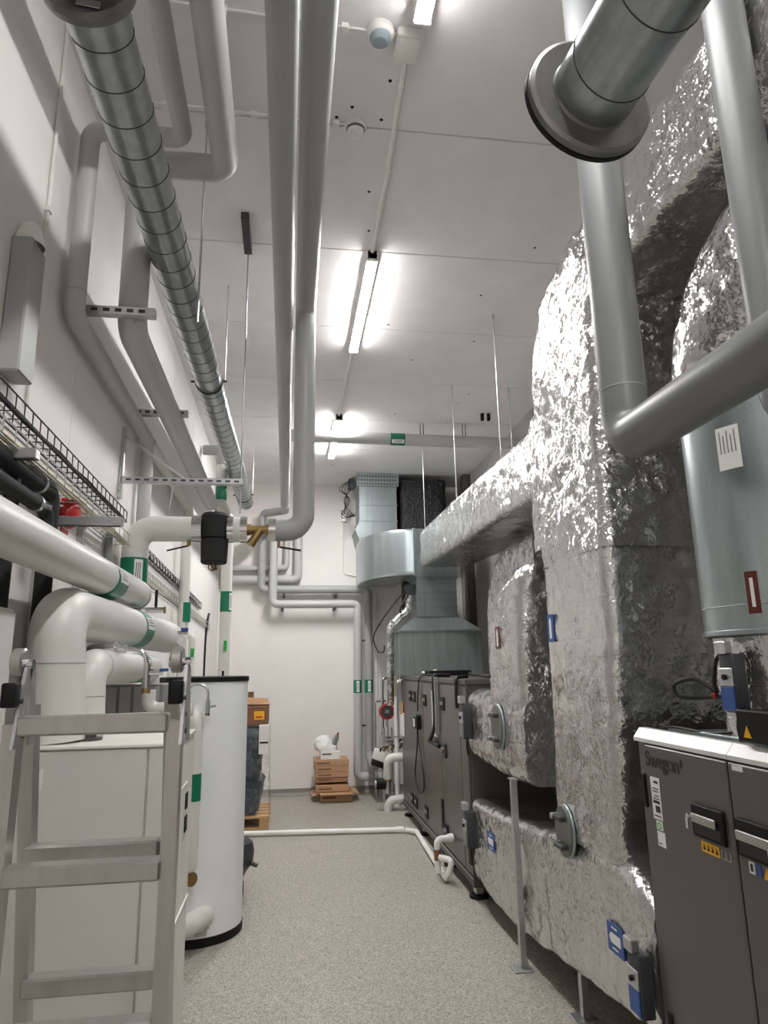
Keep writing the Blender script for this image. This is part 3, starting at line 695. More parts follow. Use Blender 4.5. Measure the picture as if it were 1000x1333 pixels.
MB().box(XL, -0.89, 2.2, 2.33, 2.62, 3.12, 0.006).build('trunking_body', 'pipeg', t)
MB().lathe((-0.925, 2.265, 3.12), (0, 0, 1), [(0.05, 0), (0.05, 0.02), (0.035, 0.07), (0.015, 0.09), (0, 0.092)], 20).build('cable_bellows', 'white', t)
t = thing('wall_conduit', 'thin white vertical conduit on left wall beside trunking box', 'conduit', (-0.95, 2.44, 2.6))
MB().cyl((-0.952, 2.46, 2.6), (-0.952, 2.46, ZC), 0.008, n=10).build('conduit_tube', 'white', t)
for zz in (2.9, 3.4, 3.9): MB().box(XL, -0.94, 2.445, 2.475, zz, zz + 0.02).build('saddle_clip', 'white', t)
t = thing('wall_cabinet', 'grey flat electrical cabinet on left wall behind ladder', 'cabinet', (-0.9, 1.9, 1.0))
MB().box(XL, -0.83, 1.5, 2.22, 1.0, 1.84, 0.006).build('cabinet_body', 'cab', t)
MB().box(-0.83, -0.822, 1.51, 2.21, 1.01, 1.83, 0.003).build('door', 'cab', t)

# ---- big white header pipes
t = pipe('header_pipe', 'top white header pipe with rounded cap and green tape on left', [(-0.77, 0.3, 2.03), (-0.795, 3.72, 2.045)], 0.074, 'pipew', n=36)
MB().lathe((-0.795, 3.72, 2.04), (0, 1, 0), [(0.074, 0), (0.072, 0.03), (0.058, 0.06), (0.03, 0.075), (0, 0.078)], 36).build('end_cap', 'pipew', t)
band(t, (-0.788, 3.0, 2.036), (-0.79, 3.18, 2.037), 0.074, 'green', 'green tape with white flow label', (1, 0, 0.15))
t = thing('drain_tap', 'small brass tap with black upright lever on top header pipe', 'tap', (-0.75, 4.0, 1.99))
MB().cyl((-0.8, 3.85, 1.985), (-0.8, 4.0, 1.985), 0.014, n=12).cyl((-0.8, 4.0, 1.985), (-0.7, 4.0, 1.985), 0.017, n=12).build('tap_body', 'chrome', t)
MB().cyl((-0.7, 4.0, 1.985), (-0.69, 4.0, 1.985), 0.02, n=8).build('tap_end', 'brass', t)
MB().box(-0.752, -0.738, 3.99, 4.01, 2.0, 2.1, 0.003).build('lever', 'black', t)
t = pipe('header_pipe', 'middle white header pipe rising from cabinet through large elbow', [(-0.782, 2.56, 1.418), (-0.815, 2.56, 1.866), (-0.745, 4.4, 1.85)], 0.094, 'pipew', [0.115], n=36)
MB().lathe((-0.745, 4.4, 1.85), (0.038, 1, -0.012), [(0.094, 0), (0.09, 0.03), (0.07, 0.07), (0.035, 0.09), (0, 0.095)], 36).build('end_cap', 'pipew', t)
seam(t, (-0.801, 2.56, 1.68), (0, 0, 1), 0.094)
band(t, (-0.779, 3.5, 1.8578), (-0.773, 3.66, 1.8564), 0.094, 'green', 'green tape with white flow label', (1, 0, 0.25))
t = thing('drain_tap', 'small tap with blue handle and white tag on middle header pipe end', 'tap', (-0.68, 4.3, 1.85))
MB().cyl((-0.68, 4.28, 1.87), (-0.6, 4.28, 1.872), 0.011, n=10).build('tap_body', 'chrome', t)
MB().box(-0.64, -0.6, 4.265, 4.295, 1.88, 1.9, 0.003).build('lever', 'blue', t)
MB().lathe((-0.63, 4.26, 1.82), (0, -1, 0), [(0, 0), (0.028, 0), (0.028, 0.002), (0, 0.002)], 18).build('tag', 'paper', t)
t = pipe('header_pipe', 'lowest white header pipe with small elbow behind the cabinet', [(-0.738, 2.75, 1.418), (-0.748, 2.75, 1.672), (-0.7, 3.66, 1.66)], 0.066, 'pipew', [0.08], n=36)
MB().lathe((-0.7, 3.66, 1.66), (0.045, 1, -0.01), [(0.066, 0), (0.063, 0.03), (0.048, 0.055), (0, 0.068)], 36).build('end_cap', 'pipew', t)
seam(t, (-0.743, 2.84, 1.671), (0.052, 1, 0), 0.066); seam(t, (-0.743, 2.75, 1.56), (0, 0, 1), 0.066)
band(t, (-0.716, 3.36, 1.664), (-0.709, 3.49, 1.6625), 0.066, 'green', 'green tape with white flow label', (1, 0, 0.25))
t = pipe('header_pipe', 'short white pipe stub behind middle header pipe, half hidden', [(-0.86, 3.9, 1.67), (-0.86, 4.58, 1.67), (-0.86, 4.58, 1.2)], 0.055, 'pipew', 0.075)
t = thing('vent_pipe', 'chrome bent vent pipe with valve beside lowest header pipe', 'pipe', (-0.68, 3.0, 1.55))
MB().tube(path([(-0.845, 2.98, 1.66), (-0.845, 2.98, 1.745), (-0.7, 2.98, 1.743)], 0.065), 0.019, 16).build('large_elbow', 'chrome', t)
MB().cyl((-0.73, 2.98, 1.743), (-0.705, 2.98, 1.743), 0.031, n=6).cyl((-0.695, 2.98, 1.743), (-0.665, 2.98, 1.74), 0.018, n=12).build('union_nut', 'chrome', t)
MB().tube(path([(-0.71, 2.98, 1.743), (-0.59, 2.98, 1.735), (-0.575, 2.98, 1.66)], 0.05), 0.0095, 12).build('thin_tube', 'chrome', t)
MB().cyl((-0.576, 2.98, 1.68), (-0.576, 2.98, 1.58), 0.015, n=12).cyl((-0.576, 2.98, 1.64), (-0.51, 2.98, 1.64), 0.01, n=10).build('valve', 'chrome', t)
MB().cyl((-0.576, 2.98, 1.58), (-0.576, 2.98, 1.56), 0.018, n=8).build('valve_end', 'brass', t)
MB().box(-0.525, -0.49, 2.97, 2.99, 1.646, 1.658, 0.003).build('lever', 'blue', t)
t = pipe('floor_pipe', 'small white elbow pipe behind cabinet between header and tank', [(-0.66, 3.5, 1.56), (-0.66, 3.5, 1.47), (-0.45, 3.5, 1.465)], 0.032, 'pipew', 0.045)
t = thing('control_box', 'grey slatted control unit behind cabinet under lowest header', 'control unit', (-0.8, 3.75, 1.45))
MB().box(-0.94, -0.64, 3.76, 3.95, 1.42, 1.58, 0.006).build('unit_body', 'midgrey', t)
for k in range(4): MB().box(-0.925 + k * 0.07, -0.868 + k * 0.07, 3.75, 3.762, 1.435, 1.57, 0.003).build('slat', 'pipeg', t)

# ---- heat pump cabinet
t = thing('heat_pump_cabinet', 'wide pale grey metal cabinet behind ladder with white lid', 'cabinet', (-0.66, 2.68, 0))
MB().box(-0.955, -0.37, 2.44, 2.95, 0.02, 1.403, 0.004).build('cabinet_body', 'cabtop', t)
MB().box(-0.955, -0.452, 2.425, 2.44, 0.05, 1.4, 0.003).build('front_panel', 'cab', t)
MB().box(-0.446, -0.37, 2.425, 2.44, 0.05, 1.4, 0.003).build('front_panel', 'cab', t)
MB().box(-0.957, -0.362, 2.42, 2.955, 1.404, 1.416, 0.003).build('lid', 'cabtop', t)
MB().box(-0.37, -0.366, 2.6, 2.8, 1.06, 1.24, 0.002).build('control_plate', 'white', t)
for zz in (1.18, 1.1): MB().box(-0.366, -0.362, 2.74, 2.79, zz - 0.03, zz + 0.025).build('display', 'black', t)
MB().box(-0.37, -0.364, 2.45, 2.94, 0.8, 0.81).build('seam_strip', 'white', t)
t = thing('white_carton', 'flat white box lying on cabinet lid behind ladder', 'box', (-0.68, 2.86, 1.416))
MB().box(-0.06, 0.1, -0.04, 0.04, 0, 0.07, 0.003, mat=Matrix.Translation((-0.6, 2.9, 1.4165)) @ Matrix.Rotation(0.25, 4, 'Z')).build('carton_body', 'paper', t)
MB().box(-0.03, 0.03, -0.0415, -0.04, 0.02, 0.055, mat=Matrix.Translation((-0.6, 2.9, 1.4165)) @ Matrix.Rotation(0.25, 4, 'Z')).build('print_block', 'midgrey', t)
t = thing('pipe_flange', 'dark bolted pipe flange on cabinet lid beside thick white pipe', 'flange', (-0.7, 2.56, 1.416))
MB().lathe((-0.69, 2.6, 1.4165), (0, 0, 1), [(0, 0), (0.05, 0), (0.05, 0.008), (0.03, 0.01), (0.03, 0.035), (0, 0.035)], 24).build('flange_disc', 'ahud', t)
t = thing('red_hose', 'red hose end at foot of cabinet right side', 'hose', (-0.34, 2.75, 0))
MB().tube(cable([(-0.335, 2.6, 0.02), (-0.33, 2.7, 0.1), (-0.335, 2.78, 0.2), (-0.345, 2.8, 0.26)]), 0.016, 10).build('hose_tube', 'red', t)

# ---- water tank
tx, ty, tr = -0.578, 5.0, 0.306
t = thing('water_tank', 'tall white cylindrical water tank with black base ring and rim', 'tank', (tx, ty, 0))
MB().lathe((tx, ty, 0.04), (0, 0, 1), [(tr, 0), (tr, 1.53), (tr - 0.004, 1.535)], 64).build('tank_jacket', 'tank', t)
MB().lathe((tx, ty, 0), (0, 0, 1), [(0, 0.0), (tr + 0.003, 0.0), (tr + 0.005, 0.01), (tr + 0.005, 0.05), (tr, 0.052)], 64).build('base_ring', 'black', t)
MB().lathe((tx, ty, 1.57), (0, 0, 1), [(tr, 0), (tr + 0.006, 0.0), (tr + 0.006, 0.03), (tr - 0.01, 0.034), (0, 0.036)], 64).build('lid_rim', 'black', t)
MB().cyl((tx + 0.12, ty + 0.1, 1.6), (tx + 0.12, ty + 0.1, 1.64), 0.008, n=8).build('sensor_stub', 'black', t)
MB().tube(path([(tx - 0.05, ty - 0.28, 1.36), (tx + 0.005, ty - 0.4, 1.36), (tx + 0.005, ty - 0.4, 0.5)], 0.05), 0.05, 24).build('flow_pipe', 'pipew', t)
band(t, (tx + 0.005, ty - 0.4, 0.86), (tx + 0.005, ty - 0.4, 1.02), 0.05, 'green', 'green tape')
MB().lathe((tx + 0.005, ty - 0.4, 0.5), (0, 0, -1), [(0.05, 0), (0.045, 0.03), (0.03, 0.05), (0, 0.055)], 24).build('pipe_end', 'pipew', t)
MB().cyl((tx + 0.01, ty - 0.41, 0.42), (tx + 0.03, ty - 0.43, 0.42), 0.04, n=20).build('brass_union', 'brass', t)
MB().tube(path([(tx + 0.1, ty - 0.27, 0.17), (tx + 0.02, ty - 0.42, 0.17), (tx - 0.14, ty - 0.5, 0.19)], 0.08), 0.062, 24).build('return_pipe', 'pipew', t)
MB().cyl((tx + 0.05, ty - 0.35, 0.09), (tx + 0.12, ty - 0.36, 0.1), 0.009, n=8).cyl((tx + 0.1, ty - 0.36, 0.1), (tx + 0.13, ty - 0.37, 0.14), 0.006, n=8).build('drain_tap', 'chrome', t)
gp = [(tx - 0.055, ty - 0.4, 1.4)] + [(tx + 0.012 - 0.067 * math.cos(a), ty - 0.41, 1.5 + 0.06 * math.sin(a)) for a in [PI * k / 10 for k in range(11)]] + [(tx + 0.079, ty - 0.41, 1.45)]
MB().tube(gp, 0.008, 10).build('gooseneck', 'steel', t)
MB().cyl((tx + 0.079, ty - 0.41, 1.46), (tx + 0.079, ty - 0.41, 1.38), 0.014, n=10).cyl((tx + 0.079, ty - 0.41, 1.415), (tx + 0.13, ty - 0.41, 1.425), 0.008, n=8).build('gooseneck_valve', 'steel', t)
MB().cyl((tx + 0.079, ty - 0.41, 1.38), (tx + 0.079, ty - 0.41, 1.365), 0.014, n=8).build('valve_tip', 'brass', t)

t = thing('floor_pump', 'dark grey rounded machine standing on floor just behind water tank', 'machine', (-0.36, 5.65, 0))
MB().lathe((-0.38, 5.62, 0.1), (0, 0, 1), [(0, 0.0), (0.06, 0.0), (0.1, 0.08), (0.145, 0.13), (0.155, 0.22), (0.14, 0.28), (0.1, 0.31), (0, 0.315)], 28).build('body', 'darkgrey', t)
MB().box(-0.44, -0.3, 5.56, 5.68, 0, 0.11, 0.02, 2).build('foot', 'black', t)
MB().cyl((-0.36, 5.6, 0.4), (-0.36, 5.6, 0.44), 0.03, n=14).build('top_cap', 'midgrey', t)
MB().cyl((-0.24, 5.56, 0.24), (-0.2, 5.54, 0.23), 0.016, n=10).build('knob', 'ahud', t)

# ---- ladder
t = thing('folding_ladder', 'aluminium folding step ladder standing in left foreground', 'ladder', (-0.35, 1.45, 0))
for x0 in (-0.5, -0.217):
    bm_ = MB(); bm_.prism([(x0, 1.323, 0.03), (x0 + 0.026, 1.323, 0.03), (x0 + 0.026, 1.36, 0.03), (x0, 1.36, 0.03)], (0, 0.012, 1.53)); bm_.build('front_stile', 'alu', t)
    MB().box(x0 - 0.004, x0 + 0.032, 1.308, 1.372, 0, 0.05, 0.006, 2).build('rubber_foot', 'black', t)
for x0 in (-0.515, -0.25):
    MB().prism([(x0, 1.77, 0.03), (x0 + 0.025, 1.77, 0.03), (x0 + 0.025, 1.805, 0.03), (x0, 1.805, 0.03)], (0.012, -0.35, 1.56)).build('rear_stile', 'alu', t)
    MB().box(x0 - 0.004, x0 + 0.032, 1.752, 1.818, 0, 0.05, 0.006, 2).build('rubber_foot', 'black', t)
for k in range(6):
    zz = 1.557 - 0.246 * k
    MB().box(-0.474, -0.214, 1.322, 1.362, zz - 0.017, zz + 0.017, 0.004).build('rung', 'alu', t)
    if k: 
        yr = 1.435 + 0.222 * (1.557 - zz) 
        MB().box(-0.492, -0.243, yr - 0.02, yr + 0.02, zz - 0.017, zz + 0.017, 0.004).build('rung', 'alu', t)
for x0 in (-0.489, -0.204):
    h = MB().lathe((x0 - 0.016, 1.37, 1.67), (1, 0, 0), [(0, 0), (0.021, 0), (0.025, 0.003), (0.025, 0.019), (0.021, 0.022), (0, 0.022)], 24).build('hinge_disc', 'alu', t)
    MB().cyl((x0 - 0.02, 1.37, 1.665), (x0 + 0.02, 1.37, 1.665), 0.01, n=10).build('hinge_pin', 'chrome', h)
    for dy, nm in ((-0.028, 'hinge_plate'), (0.022, 'hinge_plate')):
        MB().prism([(x0 + 0.012, 1.37 + dy * 0.3 - 0.014, 1.66), (x0 + 0.012, 1.37 + dy * 0.3 + 0.014, 1.66), (x0 + 0.012, 1.37 + dy * 1.6 + 0.013, 1.52), (x0 + 0.012, 1.37 + dy * 1.6 - 0.013, 1.52)], (0.006, 0, 0)).build(nm, 'steel', t)
    for k in range(3):
        MB().cyl((x0 + 0.015, 1.335 + 0.012 * k, 1.60 - 0.03 * k), (x0 + 0.019, 1.335 + 0.012 * k, 1.60 - 0.03 * k), 0.005, n=8).build('rivet', 'steeld', t)
    MB().box(x0 - 0.01, x0 + 0.015, 1.307, 1.335, 1.59, 1.633, 0.004, 2).build('lock_cap', 'black', t)
MB().box(-0.4865, -0.486, 1.50, 1.53, 1.42, 1.46).build('safety_label', 'paper', t)

# ================================================================== FAR END FLOOR OBJECTS
# pallet with wrapped goods
t = thing('pallet', 'wooden pallet under wrapped goods behind water tank', 'pallet', (-0.55, 8.1, 0))
for k in range(5): MB().box(-0.94, -0.17, 7.75 + k * 0.17, 7.86 + k * 0.17, 0.115, 0.137, 0.002).build('deck_board', 'wood', t)
for k in range(3):
    yy = 7.76 + k * 0.35
    MB().box(-0.94, -0.17, yy, yy + 0.09, 0.002, 0.02, 0.002).build('base_board', 'wood', t)
    for x in (-0.94, -0.6, -0.27): MB().box(x, x + 0.1, yy, yy + 0.09, 0.02, 0.095, 0.002).build('block', 'wood', t)
for k, x in enumerate((-0.94, -0.6, -0.27)): MB().box(x, x + 0.1, 7.75, 8.55, 0.095, 0.115, 0.002).build('stringer_board', 'wood', t)
t = thing('wrapped_goods', 'pallet load of dark blue bags wrapped in clear film', 'bagged goods', (-0.55, 8.1, 0.14))
zz = 0.14
for k, h in enumerate((0.34, 0.56)):
    loft([((-0.59, 8.1, zz + 0.01), (0.27, 0, 0), (0, 0.3, 0), 0.06), ((-0.58, 8.1, zz + h * 0.15), (0.29, 0, 0), (0, 0.33, 0), 0.07), ((-0.56, 8.1, zz + h * 0.9), (0.31, 0, 0), (0, 0.33, 0), 0.07), ((-0.56, 8.1, zz + h), (0.29, 0, 0), (0, 0.31, 0), 0.06)], 0.05, 0.03, 6, k * 3.1).build('bag', 'navy', t)
    zz += h - 0.02
loft([((-0.55, 8.11, 0.14), (0.37, 0, 0), (0, 0.37, 0), 0.05), ((-0.56, 8.11, 0.6), (0.37, 0, 0), (0, 0.36, 0), 0.06), ((-0.55, 8.11, 1.03), (0.36, 0, 0), (0, 0.37, 0), 0.05)], 0.05, 0.025, 7, 9.0, cap=False).build('stretch_film', 'wrap', t)
t = thing('brown_carton', 'brown cardboard box with yellow label on top of the wrapped pallet', 'box', (-0.45, 8.0, 1.05))
MB().box(-0.8, -0.2, 7.78, 8.3, 1.05, 1.25, 0.006).build('carton_body', 'cardd', t)
MB().box(-0.35, -0.24, 7.774, 7.78, 1.11, 1.2).build('yellow_label', 'yellow', t)
MB().box(-0.33, -0.26, 7.772, 7.774, 1.13, 1.145).build('print_line', 'red', t)
t = thing('white_carton', 'white carton standing beside wrapped pallet right edge', 'box', (-0.23, 7.76, 0.75))
MB().box(-0.29, -0.185, 7.70, 7.742, 0.76, 1.06, 0.004).build('carton_body', 'white', t)
MB().box(-0.28, -0.19, 7.697, 7.70, 0.87, 0.888).build('black_strip', 'black', t)
t = thing('cardboard_sheet', 'loose folded cardboard sheet on top of the wrapped pallet', 'cardboard', (-0.3, 8.0, 1.26))
MB().box(-0.7, -0.19, 7.85, 8.25, 1.255, 1.27, 0.002).build('sheet', 'card', t)
MB().prism([(-0.5, 7.8, 1.272), (-0.2, 7.8, 1.285), (-0.2, 7.82, 1.33), (-0.48, 7.83, 1.35)], (0, 0.015, 0)).build('flap', 'card', t)
t = thing('small_carton', 'small brown carton on top of pallet next to tank', 'box', (-0.45, 7.95, 1.27))
MB().box(-0.55, -0.37, 7.9, 8.05, 1.272, 1.4, 0.004).build('carton_body', 'cardd', t)

# stack of flat cartons by the far wall
def carton(label, x0, x1, y0, y1, z0, z1, open_=False, mat='card', rz=0.0):
    cx, cy = (x0 + x1) / 2, (y0 + y1) / 2
    R_ = Matrix.Translation((cx, cy, 0)) @ Matrix.Rotation(rz, 4, 'Z') @ Matrix.Translation((-cx, -cy, 0))
    t = thing('flat_carton', label, 'box', (cx, cy, z0), 'flat cardboard boxes stacked by the far wall')
    MB().box(x0, x1, y0, y1, z0, z1, 0.004, mat=R_).build('carton_body', mat, t)
    MB().box(x0 + 0.03, x0 + 0.2, y0 - 0.002, y0, z0 + (z1 - z0) * .35, z0 + (z1 - z0) * .6, mat=R_).build('print_block', 'cardd', t)
    if open_:
        for a, b_, d in (((x0, y0, z1), (x1, y0, z1), (0, -0.1, -0.01)), ((x1, y0, z1), (x1, y1, z1), (0.09, 0, -0.03)), ((x0, y1, z1), (x0, y0, z1), (-0.1, 0, -0.04))):
            a, b_, d = V(a), V(b_), V(d)
            MB().prism([a, b_, b_ + d, a + d], (0, 0, 0.006)).build('flap', mat, t)
    return t
carton('lowest flat cardboard box, open flaps, at bottom of stack by far wall', 0.43, 0.84, 9.08, 9.5, 0.002, 0.11, True)
carton('second cardboard box from floor in stack, open on top', 0.38, 0.80, 9.1, 9.5, 0.118, 0.2, False)
carton('third cardboard box from floor in stack by far wall', 0.38, 0.79, 9.12, 9.52, 0.23, 0.29)
carton('fourth cardboard box from floor in stack by far wall', 0.375, 0.795, 9.1, 9.5, 0.292, 0.355)
carton('fifth cardboard box from floor in stack by far wall', 0.37, 0.79, 9.1, 9.5, 0.357, 0.43, rz=0.03)
carton('topmost flat brown cardboard box of stack by far wall', 0.36, 0.8, 9.1, 9.5, 0.432, 0.5)
t = thing('small_carton', 'small white box with printed word lying on cardboard stack', 'box', (0.55, 9.25, 0.502))
MB().box(0.44, 0.69, 9.14, 9.4, 0.502, 0.6, 0.004).build('carton_body', 'paper', t)
MB().box(0.46, 0.58, 9.138, 9.14, 0.56, 0.575).build('print_block', 'ink', t)
t = thing('white_bag', 'crumpled white bag with grey bottle lying on top of cardboard stack', 'bag', (0.55, 9.25, 0.6))
loft([((0.52, 9.27, 0.603), (0.13, 0, 0), (0, 0.1, 0), 0.08), ((0.5, 9.27, 0.66), (0.14, 0, 0), (0, 0.1, 0), 0.08), ((0.48, 9.27, 0.74), (0.1, 0, 0), (0, 0.07, 0), 0.06), ((0.5, 9.27, 0.79), (0.04, 0, 0), (0, 0.03, 0), 0.02)], 0.03, 0.025, 9, 4.2).build('bag_body', 'white', t)
MB().cyl((0.58, 9.24, 0.62), (0.66, 9.24, 0.78), 0.05, 0.03, n=16).build('bottle', 'midgrey', t)
MB().cyl((0.66, 9.24, 0.78), (0.675, 9.24, 0.82), 0.014, n=10).build('nozzle', 'cardd', t)

# white plastic drain pipe on floor
t = pipe('drain_pipe', 'white plastic drain pipe lying across floor to air unit', [(-0.95, 7.55, 0.03), (1.2, 7.32, 0.03)], 0.026, 'white')
MB().cyl((1.12, 7.328, 0.03), (1.2, 7.32, 0.03), 0.032, n=16).build('socket', 'white', t)
t = pipe('drain_pipe', 'white plastic drain pipe with siphon beside air unit foot', [(1.22, 7.3, 0.03), (1.31, 7.2, 0.03), (1.25, 5.62, 0.035), (1.3, 5.6, 0.17), (1.22, 5.7, 0.17)], 0.024, 'white', 0.035)
MB().tube(path([(1.345, 5.75, 0.3), (1.21, 5.75, 0.29), (1.21, 5.75, 0.05)], 0.04), 0.026, 16).build('siphon_elbow', 'white', t)
MB().cyl((1.21, 5.75, 0.14), (1.21, 5.75, 0.22), 0.0275, n=14).build('copper_sleeve', 'cardd', t)
MB().cyl((1.3, 5.75, 0.298), (1.34, 5.75, 0.3), 0.032, n=16).build('socket', 'white', t)

# ================================================================== CENTRE AIR UNIT
t = thing('air_handling_unit', 'large grey brown air handling unit standing along right side in the middle', 'air handling unit', (1.83, 6.7, 0))
MB().box(1.375, 2.38, 5.2, 8.25, 0.12, 1.52, 0.006).build('casing', 'ahu', t)
for y0, y1 in ((6.92, 8.24), (6.12, 6.91), (5.42, 6.11), (5.2, 5.41)):
    MB().box(1.355, 1.375, y0 + 0.004, y1 - 0.004, 0.16, 1.49, 0.004).build('door', 'ahu', t)
MB().box(1.35, 2.39, 5.18, 8.27, 1.5, 1.545, 0.008).build('top_frame', 'ahud', t)
MB().box(1.35, 2.39, 5.18, 8.27, 0.09, 0.15, 0.006).build('base_frame', 'ahud', t)
MB().box(1.345, 1.352, 5.18, 8.27, 0.145, 0.155).build('drip_edge', 'alu', t)
def latch(y, z, w_=0.14, h=0.11, m='black'):
    b_ = MB().box(1.345, 1.356, y - w_ / 2, y + w_ / 2, z - h / 2, z + h / 2, 0.003).build('latch_plate', m, t)
    MB().box(1.335, 1.346, y - w_ * 0.3, y + w_ * 0.3, z - 0.012, z + 0.018, 0.003).build('latch_lever', 'midgrey', b_)
for y, z in ((7.6, 1.33), (7.38, 1.33), (6.8, 1.32), (6.0, 1.325), (7.62, 0.27), (7.4, 0.27), (6.85, 0.28), (6.02, 0.29)): latch(y, z)
for y, z in ((6.14, 0.4), (5.24, 0.35), (5.32, 1.28)): MB().box(1.345, 1.356, y - 0.035, y + 0.035, z - 0.12, z + 0.12, 0.003).build('hinge', 'black', t)
b_ = MB().box(1.335, 1.356, 5.92, 6.03, 0.88, 1.0, 0.006).build('isolator_switch', 'darkgrey', t)
MB().cyl((1.335, 5.975, 0.945), (1.318, 5.975, 0.945), 0.022, n=14).build('switch_knob', 'midgrey', b_)
MB().box(1.351, 1.356, 6.25, 6.47, 1.02, 1.42).build('info_sheet', 'paper', t)
for k in range(6): MB().box(1.349, 1.3515, 6.28, 6.43, 1.08 + k * 0.05, 1.09 + k * 0.05).build('print_line', 'midgrey', t)
for y in (5.28, 6.1, 7.2, 8.1):
    l_ = MB().box(1.38, 1.44, y - 0.04, y + 0.04, 0.03, 0.1, 0.004).build('leg', 'steel', t)
    MB().lathe((1.41, y, 0), (0, 0, 1), [(0, 0), (0.07, 0), (0.07, 0.02), (0.03, 0.03), (0, 0.03)], 20).build('rubber_foot', 'black', l_)
cb = MB().tube(cable([(1.5, 6.35, 1.56), (1.36, 6.28, 1.56), (1.33, 6.25, 1.5), (1.33, 6.25, 1.15), (1.32, 6.4, 1.0), (1.32, 6.45, 0.97), (1.33, 6.1, 0.96)]), 0.018, 8).build('thick_cable', 'blackm', t)
MB().box(1.32, 1.355, 6.16, 6.2, 1.05, 1.55, 0.003).build('cable_channel', 'midgrey', t)
MB().tube(cable([(1.45, 5.5, 1.56), (1.35, 5.44, 1.55), (1.335, 5.42, 1.48), (1.335, 5.42, 1.32)]), 0.014, 8).build('thick_cable', 'blackm', t)
MB().tube(cable([(1.45, 6.8, 1.56), (1.34, 6.9, 1.55), (1.335, 7.05, 1.4), (1.335, 7.1, 1.2)]), 0.007, 8).build('thin_cable', 'blackm', t)
t = thing('handheld_controller', 'black handheld controller with green edge and looped cable on air unit door', 'controller', (1.33, 7.1, 0.6))
MB().box(1.31, 1.353, 7.04, 7.22, 1.02, 1.16, 0.008).build('controller_body', 'black', t)
MB().box(1.306, 1.311, 7.06, 7.2, 1.145, 1.16).build('green_edge', 'greenb', t)
MB().box(1.306, 1.311, 7.15, 7.21, 1.04, 1.12).build('screen', 'paper', t)
MB().tube(cable([(1.33, 7.12, 1.02), (1.33, 7.15, 0.85), (1.33, 7.3, 0.6), (1.33, 7.25, 0.47), (1.33, 7.05, 0.42), (1.33, 6.85, 0.5), (1.33, 6.9, 0.7), (1.33, 7.08, 0.92), (1.33, 7.11, 1.02)]), 0.008, 8).build('cable_loop', 'blackm', t)
t = thing('flat_router', 'flat black device lying on top of the middle air unit', 'device', (1.5, 7.6, 1.546))
MB().box(1.5, 1.95, 7.2, 7.5, 1.546, 1.6, 0.005).build('device_body', 'black', t)
MB().box(1.53, 1.56, 7.195, 7.2, 1.56, 1.575).build('led_window', 'midgrey', t)
t = thing('roof_cable', 'cream and black cables lying along top edge of middle air unit', 'cable', (1.5, 6.5, 1.55))
MB().tube(cable([(1.3, 8.35, 1.3), (1.31, 8.28, 1.52), (1.42, 8.2, 1.6), (1.6, 7.9, 1.57), (1.7, 7.8, 1.6)]), 0.014, 8).build('cream_cable', 'beige', t)
MB().tube(cable([(1.9, 7.1, 1.57), (1.8, 6.6, 1.56), (1.7, 6.0, 1.565), (1.6, 5.4, 1.56), (1.7, 5.25, 1.57)]), 0.012, 8).build('black_cable', 'blackm', t)

def actuator(label, c, axis_w, blue=True, s=1.0):
    t = thing('damper_actuator', label, 'actuator', c)
    x, y, z = c
    MB().box(x - 0.035 * s, x + 0.03 * s, y - 0.05 * s, y + 0.05 * s, z - 0.13 * s, z + 0.12 * s, 0.008, 2).build('housing', 'darkgrey', t)
    MB().box(x - 0.044 * s, x - 0.034 * s, y - 0.046 * s, y + 0.046 * s, z - 0.12 * s, z - 0.02 * s, 0.003).build('lower_cover', 'blue' if blue else 'midgrey', t)
    MB().box(x - 0.044 * s, x - 0.034 * s, y - 0.046 * s, y + 0.046 * s, z - 0.02 * s, z + 0.06 * s, 0.003).build('scale_plate', 'steel', t)
    MB().cyl((x - 0.044 * s, y, z + 0.02 * s), (x - 0.055 * s, y, z + 0.02 * s), 0.012 * s, n=12).build('knob', 'black', t)
    MB().box(x - 0.05 * s, x - 0.01 * s, y - 0.025 * s, y + 0.05 * s, z + 0.12 * s, z + 0.175 * s, 0.004).build('clamp', 'steel', t)
    MB().tube(cable([(x, y, z - 0.13 * s), (x, y + 0.01, z - 0.19 * s), (x + 0.01, y + 0.02, z - 0.25 * s)]), 0.007, 6).build('lead', 'blackm', t)
    return t
actuator('grey damper actuator on upper foil collar of middle air unit', (1.33, 5.12, 1.25), None, False, 1.0)
actuator('grey damper actuator on lower foil collar of middle air unit', (1.33, 5.14, 0.5), None, False, 1.0)

# ---- piping cluster at the far end of the unit
pipe('coil_pipe', 'upper white insulated elbow pipe entering far end of middle air unit', [(1.42, 8.36, 0.6), (1.2, 8.36, 0.6), (1.2, 8.42, 0.36)], 0.052, 'pipew', 0.08)
pipe('coil_pipe', 'lower white insulated elbow pipe entering far end of middle air unit', [(1.42, 8.4, 0.13), (1.24, 8.4, 0.12), (1.2, 8.42, 0.05), (1.2, 8.42, 0.0)], 0.05, 'pipew', 0.06)
t = thing('valve_actuator', 'white and black valve actuator on piping beside far wall', 'actuator', (1.18, 8.9, 0.55))
Rm = Matrix.Translation((1.17, 8.85, 0.53)) @ Matrix.Rotation(0.35, 4, 'Y')
MB().box(-0.1, 0.1, -0.07, 0.07, -0.03, 0.1, 0.012, 2, mat=Rm).build('cover', 'white', t)
MB().box(-0.09, 0.13, -0.072, 0.072, -0.1, -0.028, 0.01, 2, mat=Rm).build('base', 'black', t)
MB().box(-0.05, -0.03, -0.075, -0.07, 0.08, 0.13, mat=Rm).build('indicator', 'black', t)
t = thing('circulation_pump', 'small black and silver circulation pump low beside air unit end', 'pump', (1.2, 8.43, 0.2))
MB().cyl((1.06, 8.43, 0.3), (1.17, 8.43, 0.3), 0.065, n=20).build('motor', 'black', t)
